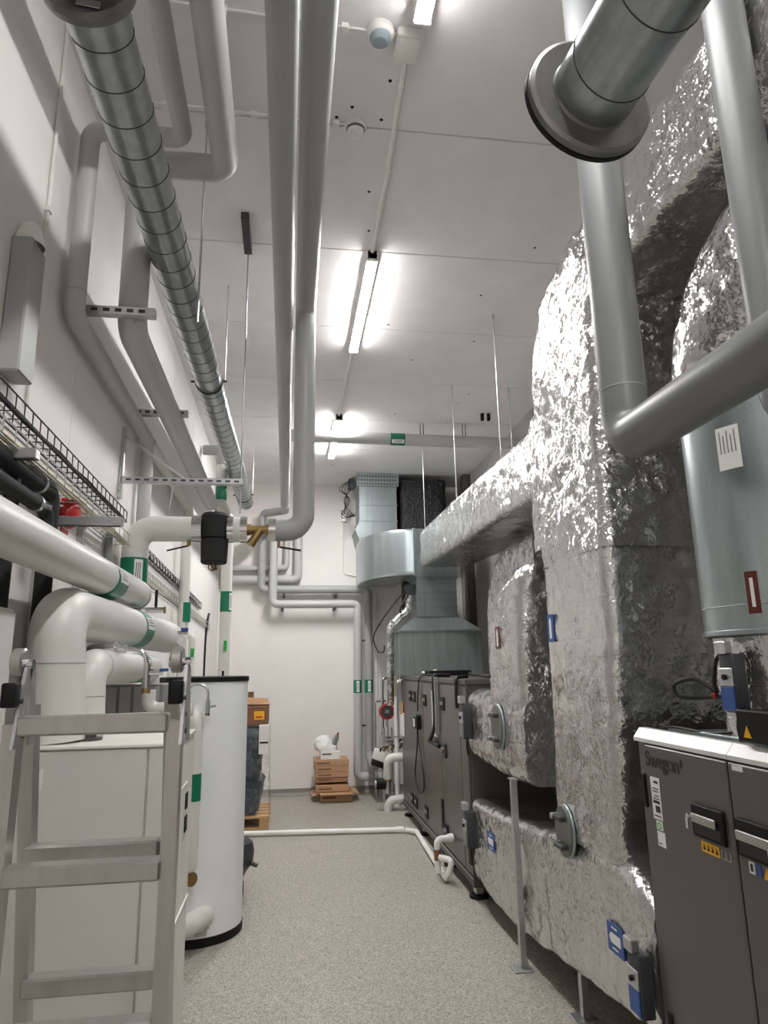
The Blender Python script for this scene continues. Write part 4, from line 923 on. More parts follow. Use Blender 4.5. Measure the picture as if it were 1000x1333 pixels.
MB().cyl((1.045, 8.43, 0.3), (1.06, 8.43, 0.3), 0.045, n=20).build('motor_cap', 'steel', t)
MB().cyl((1.2, 8.43, 0.19), (1.2, 8.43, 0.36), 0.04, n=16).build('volute', 'steel', t)
MB().cyl((1.2, 8.43, 0.335), (1.2, 8.43, 0.358), 0.06, n=16).build('flange', 'brass', t)
t = thing('pressure_gauge', 'red rimmed round gauge on piping at far end of air unit', 'gauge', (1.27, 8.9, 1.09))
MB().lathe((1.27, 8.92, 1.09), (0, -1, 0), [(0.09, 0), (0.1, 0.01), (0.1, 0.04), (0.078, 0.045)], 28).build('rim', 'red', t)
MB().lathe((1.27, 8.89, 1.09), (0, -1, 0), [(0.08, 0), (0.078, 0.012), (0, 0.013)], 28).build('dial', 'darkgrey', t)
MB().box(1.245, 1.3, 8.872, 8.877, 1.07, 1.11).build('display', 'midgrey', t)
MB().cyl((1.27, 8.95, 1.09), (1.27, 8.95, 0.9), 0.012, n=8).build('stem', 'chrome', t)
for k, (x, y, z0, z1, r, lab) in enumerate(((1.36, 8.7, 0.0, 1.46, 0.028, 'white upright pipe beside cream cable at air unit far end'), (1.25, 9.15, 0.0, 1.5, 0.02, 'thin shiny upright pipe behind red rimmed gauge'), (1.17, 9.3, 0.0, 1.2, 0.014, 'thinnest upright pipe by the far wall next to grey drops'))):
    tt = pipe('upright_pipe', lab, [(x, y, z0), (x, y, z1), (x + 0.15, y, z1)], r, 'white' if k == 0 else 'chrome', r * 2)
    ringclip(tt, (x, y, z0 + 0.8), (0, 0, 1), r, 0.02, 'steel', 'joint')
t = thing('valve_set', 'cluster valve set of small chrome taps and black levers on coil piping', 'valve', (1.33, 8.7, 0.7))
for k in range(7):
    x, z = 1.2 + 0.035 * k, 0.62 + 0.16 * ((k * 37) % 10) / 10
    v_ = MB().cyl((x, 8.8, z), (x + 0.05, 8.76, z + 0.06), 0.016, n=10).build('valve_body', 'chrome' if k % 3 else 'brass', t)
    MB().box(x - 0.01, x + 0.06, 8.74, 8.75, z + 0.05, z + 0.062, 0.002).build('lever', 'black', t)
for k in range(4):
    x = 1.22 + 0.05 * k
    MB().cyl((x, 8.83, 0.02), (x, 8.83, 0.9 + 0.1 * (k % 2)), 0.011, n=8).build('branch_tube', 'chrome', t)
t = thing('document_pouch', 'beige paper pouch hanging at far corner of air unit', 'pouch', (1.34, 8.2, 0.95))
MB().box(1.335, 1.352, 8.03, 8.24, 0.86, 1.12, 0.003).build('pouch_body', 'paper', t)
MB().box(1.333, 1.345, 8.06, 8.21, 1.1, 1.24, 0.003).build('papers', 'card', t)
t = thing('foil_pipe', 'narrow foil wrapped pipe running down beside the galvanised plenum', 'pipe', (1.25, 8.5, 1.5))
MB().tube(path([(1.475, 8.2, 2.5), (1.465, 8.2, 2.33), (1.232, 8.2, 2.14), (1.232, 8.3, 1.2)], 0.08), 0.045, 20).build('pipe_run', 'foil', t)

# ---- galvanised ductwork above the unit
t = thing('galvanised_plenum', 'galvanised sheet plenum with hipped top standing on middle air unit', 'plenum', (1.8, 8.1, 1.545))
MB().box(1.3, 2.3, 7.95, 8.5, 1.546, 2.05).build('plenum_box', 'galvd', t)
MB().box(1.285, 2.315, 7.935, 8.515, 2.045, 2.065).build('flange', 'galv', t)
MB().add([(1.3, 7.95, 2.065), (2.3, 7.95, 2.065), (2.3, 8.5, 2.065), (1.3, 8.5, 2.065), (1.53, 8.02, 2.235), (2.03, 8.02, 2.235), (2.03, 8.48, 2.235), (1.53, 8.48, 2.235)], [(0, 1, 5, 4), (1, 2, 6, 5), (2, 3, 7, 6), (3, 0, 4, 7), (4, 5, 6, 7)]).build('hip', 'galv', t)
t = thing('galvanised_riser', 'galvanised rectangular riser duct with cross ribs above the plenum', 'duct', (1.78, 8.25, 2.236))
MB().box(1.535, 2.03, 8.02, 8.48, 2.236, 2.7).build('duct_shell', 'galv', t)
for zz in (2.24, 2.335, 2.43, 2.525, 2.62, 2.69): MB().box(1.53, 2.035, 8.014, 8.486, zz, zz + 0.008).build('rib', 'galvd', t)
MB().box(1.52, 2.045, 8.005, 8.495, 2.225, 2.25).build('flange', 'galv', t)
MB().box(1.52, 2.045, 8.005, 8.495, 2.69, 2.71).build('flange', 'galv', t)
t = thing('galvanised_elbow', 'smooth galvanised curved elbow duct in front of the dark duct', 'duct', (1.5, 8.6, 2.72))
MB().box(1.53, 2.04, 8.0, 8.54, 2.71, 3.3, 0.004).build('end_box', 'galv', t)
el = []
for k in range(13):
    a = PI / 2 * k / 12
    c = V((1.53, 8.89, 3.01)) + V((-math.sin(a) * 0.33, -math.cos(a) * 0.62 + 0.0, 0))
    nrm = V((math.sin(a), math.cos(a), 0)).normalized()
    el.append((c, nrm * 0.27, V((0, 0, 0.285)), 0.006))
el = [((1.53, 8.27, 3.01), (0, 0.27, 0), (0, 0, 0.285), 0.006)] + el[1:] + [((1.2, 9.3, 3.01), (0.27, 0, 0), (0, 0, 0.285), 0.006)]
loft(el, 0.04, 0.0, 1, 0).build('curved_shell', 'galv', t)
MB().box(1.505, 1.53, 7.99, 8.55, 2.715, 3.305).build('flange', 'galv', t)
t = thing('galvanised_duct', 'galvanised rectangular duct rising into ceiling beside black duct', 'duct', (1.2, 9.2, 3.46))
MB().box(0.95, 1.47, 8.98, 9.5, 3.3, 4.2).build('duct_shell', 'galv', t)
for zz in (3.36, 3.6, 3.82): MB().box(0.94, 1.48, 8.97, 9.51, zz, zz + 0.015).build('rib', 'galv', t)
pl = MB().box(0.915, 1.5, 8.95, 9.53, 4.09, 4.277).build('fixing_frame', 'galv', t)
sl = MB()
for r_ in range(3):
    for k in range(14): sl.cyl((0.94 + k * 0.04, 8.9495, 4.12 + r_ * 0.055), (0.94 + k * 0.04, 8.951, 4.12 + r_ * 0.055), 0.012, n=6)
sl.build('perforation', 'steeld', t, kind='stuff')
MB().prism([(0.95, 8.98, 3.6), (0.89, 8.98, 3.48), (0.95, 8.98, 3.34)], (0, 0.5, 0)).build('side_fold', 'galvd', t)
t = thing('black_insulated_duct', 'black insulated duct with rounded corners below ceiling by far wall', 'duct', (1.86, 9.2, 2.6))
loft([((1.86, 9.25, 3.3), (0.33, 0, 0), (0, 0.3, 0), 0.12), ((1.86, 9.25, 4.2), (0.33, 0, 0), (0, 0.3, 0), 0.12)], 0.06, 0.008, 3, 2).build('insulation', 'dimple', t)
MB().box(1.56, 1.74, 9.0, 9.3, 2.35, 3.32, 0.03, 2).build('lower_leg', 'dimple', t)
t = thing('wall_column', 'dark grey steel column against right wall behind galvanised plenum', 'column', (2.45, 9.0, 0))
MB().box(2.41, 2.515, 8.9, 9.05, 0, ZC - 0.002, 0.004).build('column_shaft', 'ahud', t)
MB().box(2.37, 2.515, 8.86, 9.09, 0, 0.015, 0.002).build('base_plate', 'ahud', t)
t = thing('fire_damper_motor', 'small black damper motor with loose cables beside galvanised riser', 'actuator', (1.55, 8.7, 2.4))
MB().box(1.43, 1.52, 8.15, 8.27, 2.5, 2.63, 0.006).build('motor_body', 'darkgrey', t)
MB().tube(cable([(1.43, 8.15, 2.54), (1.3, 8.2, 2.42), (1.05, 8.3, 2.05), (1.08, 8.3, 1.85), (1.15, 8.28, 1.82), (1.17, 8.28, 1.9)]), 0.008, 6).build('loop_cable', 'blackm', t)
MB().tube(cable([(1.45, 8.14, 2.5), (1.38, 8.1, 2.4), (1.34, 8.1, 2.32), (1.36, 8.1, 2.25)]), 0.012, 6).build('short_cable', 'blackm', t)
t = thing('wall_conduit', 'pale vertical conduit on far wall right of the two grey drops', 'conduit', (1.22, 9.62, 0.3))
MB().box(1.2, 1.255, 9.615, 9.649, 0.3, 2.7, 0.004).build('conduit_body', 'white', t)
t = thing('loose_cables', 'tangle of black cables hanging at ceiling left of galvanised duct', 'cable', (0.86, 9.3, 3.6))
for k in range(5):
    x0 = 0.9 - 0.02 * k
    MB().tube(cable([(x0, 9.2, 4.22), (x0 - 0.05 - 0.02 * k, 9.2, 4.1), (x0 - 0.14 + 0.04 * k, 9.2, 3.95), (x0 - 0.1, 9.2, 3.82 - 0.03 * k), (0.92, 9.2, 3.72)]), 0.006, 6).build('cable_strand', 'blackm', t)
MB().box(0.82, 0.905, 9.15, 9.28, 4.1, 4.25, 0.01).build('terminal_box', 'darkgrey', t)
t = thing('wall_socket', 'small white isolator box with conduit on far wall left of ducts', 'socket', (0.78, 9.6, 3.7))
MB().box(0.745, 0.82, 9.58, 9.649, 3.72, 3.82, 0.006).build('socket_box', 'white', t)
MB().tube(path([(0.78, 9.635, 3.72), (0.78, 9.635, 2.96), (1.0, 9.635, 2.92)], 0.06), 0.009, 8).build('conduit_tube', 'white', t)
MB().tube(cable([(0.76, 9.58, 3.82), (0.75, 9.58, 3.87), (0.79, 9.58, 3.88), (0.8, 9.58, 3.83)]), 0.006, 6).build('cable_loop', 'black', t)

# ================================================================== FOIL WRAPPED DUCTS
XF, XB = 1.36, 2.28
xc, xh = (XF + XB) / 2, (XB - XF) / 2
def sec_yz(i, o, r=0.05, x0=XF, x1=XB):      # inner and outer point in the YZ plane
    i, o = V((0, *i)), V((0, *o)); c = (i + o) / 2; c.x = (x0 + x1) / 2
    return (c, V(((x1 - x0) / 2, 0, 0)), (o - i) / 2, r)
t = thing('foil_riser_duct', 'huge foil wrapped riser duct bending forward under the ceiling', 'duct', (xc, 3.1, 0.2))
st = [sec_yz((2.74, 2.15), (3.5, 2.15)), sec_yz((2.735, 2.22), (3.5, 2.22)), sec_yz((2.72, 2.6), (3.51, 2.6)), sec_yz((2.69, 3.1), (3.47, 3.12))]
for k in range(1, 9):
    a = PI / 2 * k / 8
    st.append(sec_yz((2.60 + 0.09 * math.cos(a), 3.16 + 0.13 * math.sin(a)), (2.60 + 0.87 * math.cos(a) ** 0.8, 3.14 + 0.60 * math.sin(a) ** 0.9)))
st += [sec_yz((2.3, 3.32), (2.3, 3.74)), sec_yz((1.0, 3.27), (1.0, 3.70)), sec_yz((-0.6, 3.26), (-0.6, 3.69))]
loft(st, 0.022, 0.011, 5.5, 1.3).build('upper_jacket', 'foil', t)
loft([sec_yz((2.87, 0.83), (3.55, 0.83)), sec_yz((2.82, 1.2), (3.51, 1.2)), sec_yz((2.77, 1.7), (3.49, 1.7)), sec_yz((2.755, 2.13), (3.48, 2.13)), sec_yz((2.76, 2.165), (3.478, 2.165), 0.05, XF + 0.004)], 0.022, 0.008, 4.5, 2.3).build('lower_jacket', 'foils', t)
# tape seams round the jacket
t = thing('foil_base_duct', 'low foil wrapped duct along floor linking the two air units', 'duct', (xc, 4.0, 0.15))
def sec_y(y, z0, z1, r=0.06, x0=XF, x1=XB): return (V(((x0 + x1) / 2, y, (z0 + z1) / 2)), V(((x1 - x0) / 2, 0, 0)), V((0, 0, (z1 - z0) / 2)), r)
loft([sec_y(5.15, 0.16, 0.69), sec_y(4.9, 0.13, 0.70), sec_y(4.4, 0.11, 0.72), sec_y(3.85, 0.17, 0.77), sec_y(3.76, 0.19, 0.78, 0.05, XF + 0.015), sec_y(3.68, 0.19, 0.8), sec_y(3.5, 0.21, 0.84), sec_y(2.8, 0.29, 0.85), sec_y(2.62, 0.32, 0.74)], 0.025, 0.012, 5, 5.0).build('foil_jacket', 'foils', t)
t = thing('foil_branch_duct', 'middle foil wrapped branch duct with bulging box and rounded shoulder', 'duct', (1.7, 4.4, 0.95))
loft([sec_y(5.15, 0.98, 1.47, 0.1, XF, 2.1), sec_y(4.9, 0.95, 1.47, 0.12, XF, 2.1), sec_y(4.3, 0.94, 1.47, 0.12, XF, 2.1), sec_y(3.92, 0.97, 1.45, 0.1, XF, 2.1)], 0.025, 0.01, 5, 8.0).build('lower_box', 'foils', t)
st = [sec_yz((3.97, 1.2), (4.6, 1.2), 0.06, XF, 2.05), sec_yz((3.95, 1.55), (4.6, 1.55), 0.06, XF, 2.05), sec_yz((3.94, 1.58), (4.6, 1.58), 0.06, XF, 2.05), sec_yz((3.94, 1.9), (4.56, 1.9), 0.07, XF, 2.05), sec_yz((3.94, 2.05), (4.5, 2.03), 0.08, XF + 0.01, 2.05), sec_yz((3.93, 2.17), (4.38, 2.13), 0.08, XF + 0.03, 2.04), sec_yz((3.93, 2.25), (4.2, 2.22), 0.08, XF + 0.08, 2.0)]
loft(st, 0.025, 0.011, 6, 11.0).build('riser_jacket', 'foil', t)
t = thing('foil_long_duct', 'long foil wrapped duct hanging on rods toward the far wall', 'duct', (1.8, 5.7, 2.7))
loft([sec_y(7.75, 2.79, 3.23, 0.06, 1.545, 2.14), sec_y(6.5, 2.74, 3.19, 0.05, 1.525, 2.12), sec_y(5.0, 2.70, 3.14, 0.05, 1.505, 2.1), sec_y(3.8, 2.65, 3.1, 0.05, 1.49, 2.1)], 0.03, 0.007, 6, 14.0).build('foil_jacket', 'foil', t)
loft([(V((1.82, 3.71, 2.3)), V((0.36, 0, 0)), V((0, 0.17, 0)), 0.06), (V((1.82, 3.71, 2.6)), V((0.36, 0, 0)), V((0, 0.17, 0)), 0.06), (V((1.81, 3.72, 2.95)), V((0.36, 0, 0)), V((0, 0.18, 0)), 0.06), (V((1.81, 3.7, 3.12)), V((0.34, 0, 0)), V((0, 0.15, 0)), 0.1)], 0.03, 0.012, 6, 17.0).build('drop_box', 'foil', t)
t = thing('foil_hidden_duct', 'second foil duct below the long one with dark end bend', 'duct', (2.1, 5.0, 2.2))
loft([sec_y(4.75, 2.27, 2.62, 0.05, 1.8, 2.35), sec_y(5.6, 2.25, 2.66, 0.05, 1.85, 2.38)] + [(V((2.12, 5.6 + 0.45 * math.sin(a), 2.455 - 0.5 + 0.5 * math.cos(a))), V((0.265, 0, 0)), V((0, 0.2 * math.sin(a), 0.2 * math.cos(a))), 0.05) for a in [PI / 2 * k / 6 for k in range(1, 7)]] + [(V((2.12, 6.05, 1.6)), V((0.265, 0, 0)), V((0, 0.2, 0)), 0.05)], 0.035, 0.008, 6, 19.0).build('foil_jacket', 'foil', t)

# inspection hatches
def hatch(label, x, y, z, hy, hz, tilt=0.0):
    t = thing('inspection_hatch', label, 'hatch', (x, y, z))
    mb = MB(); pts = [V((x, y + hy * math.cos(a), z + hz * math.sin(a))) for a in [2 * PI * k / 32 for k in range(32)]]
    mb.prism(pts, (-0.022, 0, 0)); mb.build('hatch_plate', 'hatch', t)
    MB().tube([p + V((-0.004, 0, 0)) for p in pts], 0.009, 8, closed=True).build('gasket', 'galv', t)
    for s_ in (0.55, -0.55):
        h_ = MB().box(x - 0.055, x - 0.02, y - hy * 0.55, y + hy * 0.75, z + hz * s_ - 0.012, z + hz * s_ + 0.012, 0.005).build('clamp_handle', 'darkgrey', t)
        MB().cyl((x - 0.06, y + hy * 0.5, z + hz * s_), (x - 0.02, y + hy * 0.5, z + hz * s_), 0.014, n=10).build('clamp_knob', 'steel', h_)
hatch('oval grey inspection hatch on low part of the huge foil riser', 1.352, 3.37, 0.86, 0.095, 0.115)
hatch('oval grey inspection hatch on the middle foil branch duct', 1.352, 4.38, 1.26, 0.11, 0.135)

def sticker(name, label, y0, y1, z0, z1, mat, arrow='v', x=1.343):
    t = thing(name, label, 'sticker', (x, (y0 + y1) / 2, z0))
    MB().box(x - 0.002, x + 0.002, y0, y1, z0, z1).build('sticker_plate', mat, t)
    cy, cz, w_, h = (y0 + y1) / 2, (z0 + z1) / 2, (y1 - y0), (z1 - z0)
    if arrow == 'v': poly = [(cy - w_ * .16, z0 + h * .12), (cy + w_ * .16, z0 + h * .12), (cy + w_ * .16, z1 - h * .25), (cy, z1 - h * .1), (cy - w_ * .16, z1 - h * .25)]
    else: poly = [(y0 + w_ * .15, cz - h * .17), (y1 - w_ * .25, cz - h * .17), (y1 - w_ * .12, cz), (y1 - w_ * .25, cz + h * .17), (y0 + w_ * .15, cz + h * .17)]
    MB().prism([(x - 0.002, a, b_) for a, b_ in poly], (-0.0015, 0, 0)).build('arrow', 'paper', t)
    return t
sticker('flow_sticker', 'blue sticker with white up arrow on the huge foil riser', 3.35, 3.43, 1.76, 1.9, 'blue', 'v', 1.351)
sticker('flow_sticker', 'red brown sticker with white up arrow on middle foil branch', 4.26, 4.345, 1.75, 1.89, 'redd', 'v', 1.349)
s_ = sticker('flow_sticker', 'large blue sticker with white arrow low beside nearest actuator', 2.855, 2.99, 0.49, 0.6, 'blue', 'h', 1.347)
for zz in (0.505, 0.582): MB().box(1.344, 1.3451, 2.9, 2.95, zz, zz + 0.006).build('print_line', 'paper', s_)
s_ = sticker('flow_sticker', 'blue sticker with white arrow on far part of low foil duct', 4.6, 4.76, 0.46, 0.57, 'blue', 'h', 1.347)
for zz in (0.472, 0.55): MB().box(1.344, 1.3451, 4.65, 4.7, zz, zz + 0.006).build('print_line', 'paper', s_)

actuator('blue and silver damper actuator at foot of nearest foil duct', (1.325, 2.68, 0.49), None, True, 0.85)

# posts
def post(label, x, y, z1):
    t = thing('support_post', label, 'post', (x, y, 0), 'steel posts under the foil ducts')
    MB().box(x - 0.018, x + 0.018, y - 0.018, y + 0.018, 0.012, z1, 0.003).build('post_tube', 'steel', t)
    MB().box(x - 0.065, x + 0.045, y - 0.05, y + 0.05, 0, 0.012, 0.003).build('base_plate', 'steel', t)
    MB().box(x - 0.018, x + 0.018, y - 0.03, y + 0.05, z1, z1 + 0.006).build('head_plate', 'steel', t)
post('tall square steel post with foot plate in front of foil ducts', 1.324, 4.07, 0.99)
post('short square steel post with foot plate under nearest foil duct', 1.43, 3.5, 0.2)

# ================================================================== NEAR AIR UNIT (right foreground)
t = thing('air_handling_unit', 'grey brown air handling unit in right foreground with black lettering and white rim', 'air handling unit', (1.85, 1.8, 0))
MB().box(1.372, 2.3, 0.9, 2.6, 0.1, 1.36, 0.006).build('casing', 'ahud', t)
for y0, y1 in ((2.045, 2.545), (1.45, 2.04), (0.95, 1.445)):
    MB().box(1.35, 1.372, y0 + 0.002, y1 - 0.002, 0.12, 1.345, 0.004).build('door', 'ahu', t)
MB().box(1.358, 1.375, 2.547, 2.6, 0.1, 1.352, 0.004).build('corner_post', 'ahu', t)
for y0, y1 in ((0.9, 2.0385), (2.0405, 2.62)): MB().prism([(1.352, y0, 1.352), (1.352, y0, 1.366), (1.38, y0, 1.4), (1.41, y0, 1.4), (1.41, y0, 1.352)], (0, y1 - y0, 0)).build('rim_profile', 'rim', t)
MB().box(1.41, 2.3, 0.9, 2.6, 1.36, 1.385).build('roof_panel', 'galvd', t)
MB().box(1.43, 1.46, 0.9, 2.5, 1.385, 1.41, 0.002).build('roof_rail', 'galv', t)
MB().box(1.3485, 1.3505, 1.965, 2.015, 1.325, 1.34).build('type_plate', 'paper', t)
# lettering
def text(body, size, loc, parent, mat, bold=0.0):
    cu = bpy.data.curves.new('lettering', 'FONT'); cu.body = body; cu.size = size; cu.extrude = 0.0012; cu.offset = bold; cu.space_character = 0.97
    o = bpy.data.objects.new('lettering', cu); COL.objects.link(o); cu.materials.append(M[mat])
    o.parent = parent
    # reads along -Y seen from -X
    R_ = Matrix(((0, 0, -1), (-1, 0, 0), (0, 1, 0))).to_4x4()
    o.matrix_local = Matrix.Translation(V(loc) - LOC[parent.name]) @ R_
    bpy.context.view_layer.update()
    me = bpy.data.meshes.new_from_object(o.evaluated_get(bpy.context.evaluated_depsgraph_get()))
    q = bpy.data.objects.new('lettering', me); COL.objects.link(q); q.parent = parent; q.matrix_local = o.matrix_local.copy()
    bpy.data.objects.remove(o); q.name = 'lettering'
    return q
o = text('Swegon', 0.074, (1.3495, 2.538, 1.272), t, 'ink', 0.0016); o['label'] = 'black lettering'
lf = [(0, 0.0), (0.008, 0.004), (0.012, 0.018), (0.008, 0.034), (0.0, 0.028), (-0.003, 0.012)]
MB().prism([(1.3495, 2.302 - a, 1.288 + b_) for a, b_ in lf], (-0.0012, 0, 0)).build('leaf_emblem', 'ink', t)
def onx(name, mat, y0, y1, z0, z1, parent=t, d=0.0012, x=1.3495): return MB().box(x - d, x + 0.0005, y0, y1, z0, z1).build(name, mat, parent)
a_ = onx('data_label', 'paper', 2.455, 2.515, 1.09, 1.235)
for k, (zz, h) in enumerate(((1.215, 0.008), (1.195, 0.003), (1.185, 0.003), (1.17, 0.003), (1.16, 0.003), (1.145, 0.01), (1.115, 0.022), (1.1, 0.004))):
    MB().box(1.347, 1.3484, 2.463, 2.463 + (0.042 if k % 3 else 0.03), zz, zz + h).build('print_line', 'ink', a_)
a_ = onx('eco_label', 'paper', 2.46, 2.5, 1.055, 1.085)
MB().tube([V((1.3478, 2.48 + 0.011 * math.cos(q), 1.07 + 0.011 * math.sin(q))) for q in [2 * PI * k / 16 for k in range(16)]], 0.0018, 5, closed=True).build('eco_mark', 'greenb', a_)
a_ = onx('small_label', 'paper', 2.45, 2.5, 1.0, 1.05); MB().box(1.347, 1.3484, 2.475, 2.49, 1.008, 1.013).build('print_line', 'midgrey', a_)
MB().box(1.34, 1.352, 2.545, 2.565, 1.12, 1.24, 0.003).build('hinge', 'black', t)
MB().box(1.34, 1.352, 2.52, 2.545, 0.3, 0.45, 0.003).build('hinge', 'black', t)
def handle(y0, y1, z0, z1, keyside):
    p = MB().box(1.338, 1.352, y0, y1, z0, z1, 0.004).build('handle_plate', 'black', t)
    MB().box(1.336, 1.339, y0 + 0.015, y1 - 0.015, z0 + 0.012, z0 + (z1 - z0) * 0.45, 0.001).build('recess', 'ink', p)
    MB().box(1.327, 1.337, y0 + 0.03, y1 - 0.012, (z0 + z1) / 2 - 0.006, (z0 + z1) / 2 + 0.022, 0.004, 2).build('lever', 'alu', p)
    yk = y1 - 0.003 if keyside else y0 + 0.03
    MB().cyl((1.322, yk, (z0 + z1) / 2 + 0.01), (1.34, yk, (z0 + z1) / 2 + 0.01), 0.009, n=12).build('lock_barrel', 'chrome', p)
    MB().box(1.32, 1.323, yk - 0.004, yk + 0.01, (z0 + z1) / 2 - 0.03, (z0 + z1) / 2 + 0.005).build('key', 'chrome', p)
handle(2.08, 2.25, 1.09, 1.192, True)
handle(1.82, 2.02, 1.085, 1.192, False)
a_ = onx('warning_strip', 'yellow', 2.13, 2.225, 1.048, 1.08)
for k in range(4): MB().prism([(1.3483, 2.215 - k * 0.022, 1.055), (1.3483, 2.202 - k * 0.022, 1.055), (1.3483, 2.209 - k * 0.022, 1.074)], (-0.0008, 0, 0)).build('pictogram', 'ink', a_)
for k in range(2): MB().tube([V((1.349, 2.11 - k * 0.025 + 0.01 * c, 1.063 + 0.012 * d)) for c, d in ((-1, -1), (1, -1), (1, 1), (-1, 1))], 0.001, 4, closed=True).build('outline_mark', 'paper', t)
a_ = onx('pictogram_label', 'paper', 1.965, 1.99, 1.045, 1.078); MB().box(1.347, 1.3484, 1.972, 1.982, 1.052, 1.072).build('pictogram', 'ink', a_)
onx('pictogram_label', 'blue', 1.935, 1.96, 1.045, 1.078)
MB().prism([(1.3495, 1.928, 1.045), (1.3495, 1.896, 1.045), (1.3495, 1.912, 1.078)], (-0.0012, 0, 0)).build('warning_triangle', 'yellow', t)
MB().tube(cable([(1.44, 2.58, 1.395), (1.43, 2.45, 1.412), (1.44, 2.25, 1.408), (1.47, 2.12, 1.42), (1.5, 2.0, 1.40), (1.52, 1.9, 1.41)]), 0.006, 6).build('roof_cable', 'blackm', t)
for y in (2.5, 1.6): MB().box(1.4, 1.46, y - 0.04, y + 0.04, 0, 0.1, 0.004).build('foot', 'black', t)
t = thing('black_terminal_box', 'black box with yellow warning triangle on roof of near air unit', 'box', (1.4, 1.8, 1.41))
MB().box(1.362, 1.436, 1.55, 1.985, 1.412, 1.505, 0.005).build('box_body', 'black', t)
MB().prism([(1.3615, 1.955, 1.425), (1.3615, 1.92, 1.425), (1.3615, 1.937, 1.46)], (-0.001, 0, 0)).build('warning_triangle', 'yellow', t)

# attenuator and its foil parts
t = thing('silencer_cylinder', 'large galvanised cylinder silencer above near air unit with arrow sticker', 'silencer', (1.65, 2.045, 1.724))
cx, cy, cr = 1.65, 2.045, 0.266
MB().lathe((cx, cy, 1.73), (0, 0, 1), [(0.15, 0.0), (cr - 0.004, 0), (cr, 0.004), (cr, 0.82), (cr - 0.02, 0.824), (0.15, 0.825)], 72).build('shell', 'galv', t)
MB().lathe((cx, cy, 1.73), (0, 0, 1), [(cr - 0.004, -0.004), (cr + 0.005, 0.0), (cr + 0.005, 0.012), (cr, 0.016)], 72).build('bottom_bead', 'galv', t)
MB().lathe((cx, cy, 1.73), (0, 0, 1), [(cr, 0.088), (cr + 0.0015, 0.09), (cr, 0.092)], 72).build('seam', 'galvd', t)
ref = V((-0.93, -0.36, 0))
def cpatch(name, mat, a0, a1, z0, z1, r, parent): return patch((cx, cy, 0), (0, 0, 1), cr + r, a0, a1, z0, z1, ref).build(name, mat, parent)
a_ = cpatch('notice', 'paper', -0.02, 0.26, 2.255, 2.4, 0.002, t)
for k in range(5): cpatch('print_line', 'midgrey', 0.02 + 0.045 * k, 0.035 + 0.045 * k, 2.31, 2.385 - 0.015 * (k % 2), 0.003, a_)
a_ = cpatch('arrow_sticker', 'redd', 0.10, 0.24, 1.79, 1.92, 0.002, t); cpatch('arrow', 'paper', 0.15, 0.19, 1.81, 1.90, 0.003, a_)
t = thing('foil_neck', 'foil wrapped neck between near air unit roof and silencer cylinder', 'duct', (cx, cy, 1.4))
loft([((cx, cy, 1.4), (0.195, 0, 0), (0, 0.195, 0), 0.1), ((cx, cy, 1.725), (0.21, 0, 0), (0, 0.21, 0), 0.12)], 0.025, 0.01, 7, 23.0).build('foil_jacket', 'foil', t)
t = thing('foil_elbow_duct', 'round foil wrapped elbow on top of silencer cylinder', 'duct', (cx, cy, 2.55))
el = [((cx, cy, 2.552), (0.268, 0, 0), (0, 0.268, 0), 0.264), ((cx, cy, 2.62), (0.27, 0, 0), (0, 0.27, 0), 0.266)]
for k in range(1, 10):
    a = PI / 2 * k / 9
    el.append(((cx, cy - 0.35 + 0.35 * math.cos(a), 2.62 + 0.35 * math.sin(a)), (0.27, 0, 0), (0, 0.27 * math.cos(a), 0.27 * math.sin(a)), 0.266))
el.append(((cx, 0.6, 2.97), (0.27, 0, 0), (0, 0, 0.27), 0.266))
loft([(V(c), V(a), V(b_), r) for c, a, b_, r in el], 0.025, 0.009, 6, 27.0).build('foil_jacket', 'foil', t)
t = actuator('blue topped damper actuator with looped cable beside foil neck', (1.4, 2.02, 1.585), None, True, 0.72)
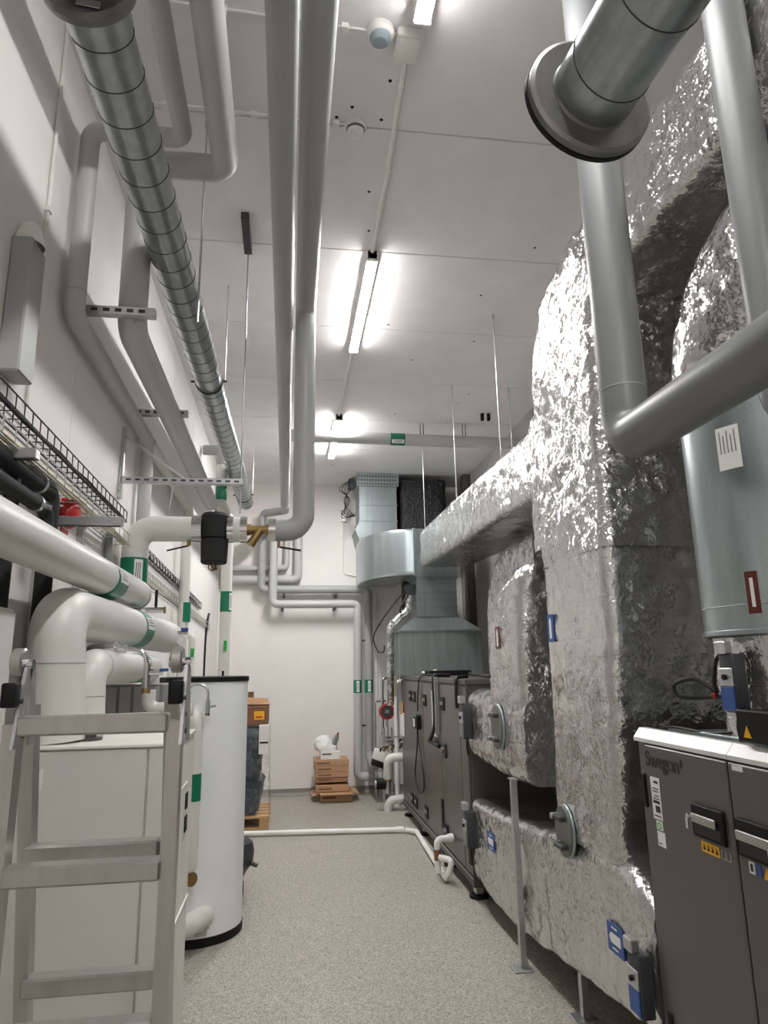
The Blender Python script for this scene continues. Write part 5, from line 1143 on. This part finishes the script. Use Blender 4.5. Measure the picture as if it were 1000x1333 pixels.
MB().tube(cable([(1.46, 2.1, 1.68), (1.43, 2.14, 1.66), (1.42, 2.16, 1.58), (1.43, 2.17, 1.55), (1.4, 2.24, 1.59), (1.36, 2.3, 1.57), (1.37, 2.29, 1.53), (1.42, 2.19, 1.53), (1.47, 2.1, 1.54)]), 0.007, 8).build('cable_loop', 'blackm', t)
MB().cyl((1.43, 2.17, 1.536), (1.425, 2.18, 1.536), 0.011, n=8).build('red_ring', 'red', t)
MB().tube(cable([(1.47, 2.1, 1.52), (1.46, 2.06, 1.47), (1.48, 2.0, 1.43), (1.5, 1.98, 1.42)]), 0.005, 6).build('lead_down', 'blackm', t)

# ---- pipes and duct in the right foreground
t = pipe('drop_pipe', 'grey jacketed pipe dropping in right foreground and turning toward viewer', [(1.055, 1.9, ZC), (1.055, 1.9, 2.33), (1.075, 0.2, 2.33)], 0.073, 'pipeg_shaded', [0.085], n=36)
seam(t, (1.055, 1.9, 2.5), (0, 0, 1), 0.073)
t = pipe('drop_pipe', 'grey jacketed vertical pipe at right edge in front of foil ducts', [(1.285, 1.5, ZC), (1.285, 1.5, 2.28), (1.33, 0.3, 2.28)], 0.058, 'pipeg_shaded', [0.07], n=36)
D0, D1 = V((0.715, 1.292, 3.0)), V((0.80, 0.2, 2.99))
dd = (D1 - D0).normalized()
t = thing('exhaust_duct', 'galvanised round duct ending in wide flat collar disc at upper right', 'duct', D0)
MB().cyl(D0, D0 + dd * 1.6, 0.1, n=48).build('duct_shell', 'spiral', t)
MB().lathe(D0 - dd * 0.02, dd, [(0, 0), (0.155, 0), (0.16, 0.004), (0.16, 0.02), (0.15, 0.026), (0.105, 0.026), (0.1, 0.032)], 64).build('collar_disc', 'collar', t)
MB().lathe(D0 - dd * 0.03, dd, [(0.15, 0), (0.162, 0), (0.162, 0.012), (0.15, 0.012)], 64).build('rubber_rim', 'black', t)
u_, w2 = MB().frame(dd)
for s_ in (0.1, 0.28, 0.46): MB().tube([D0 + dd * s_ + (u_ * math.cos(q) + w2 * math.sin(q)) * 0.1005 + dd * 0.012 * math.sin(q) for q in [2 * PI * k / 40 for k in range(40)]], 0.0018, 4, closed=True).build('seam', 'steeld', t)
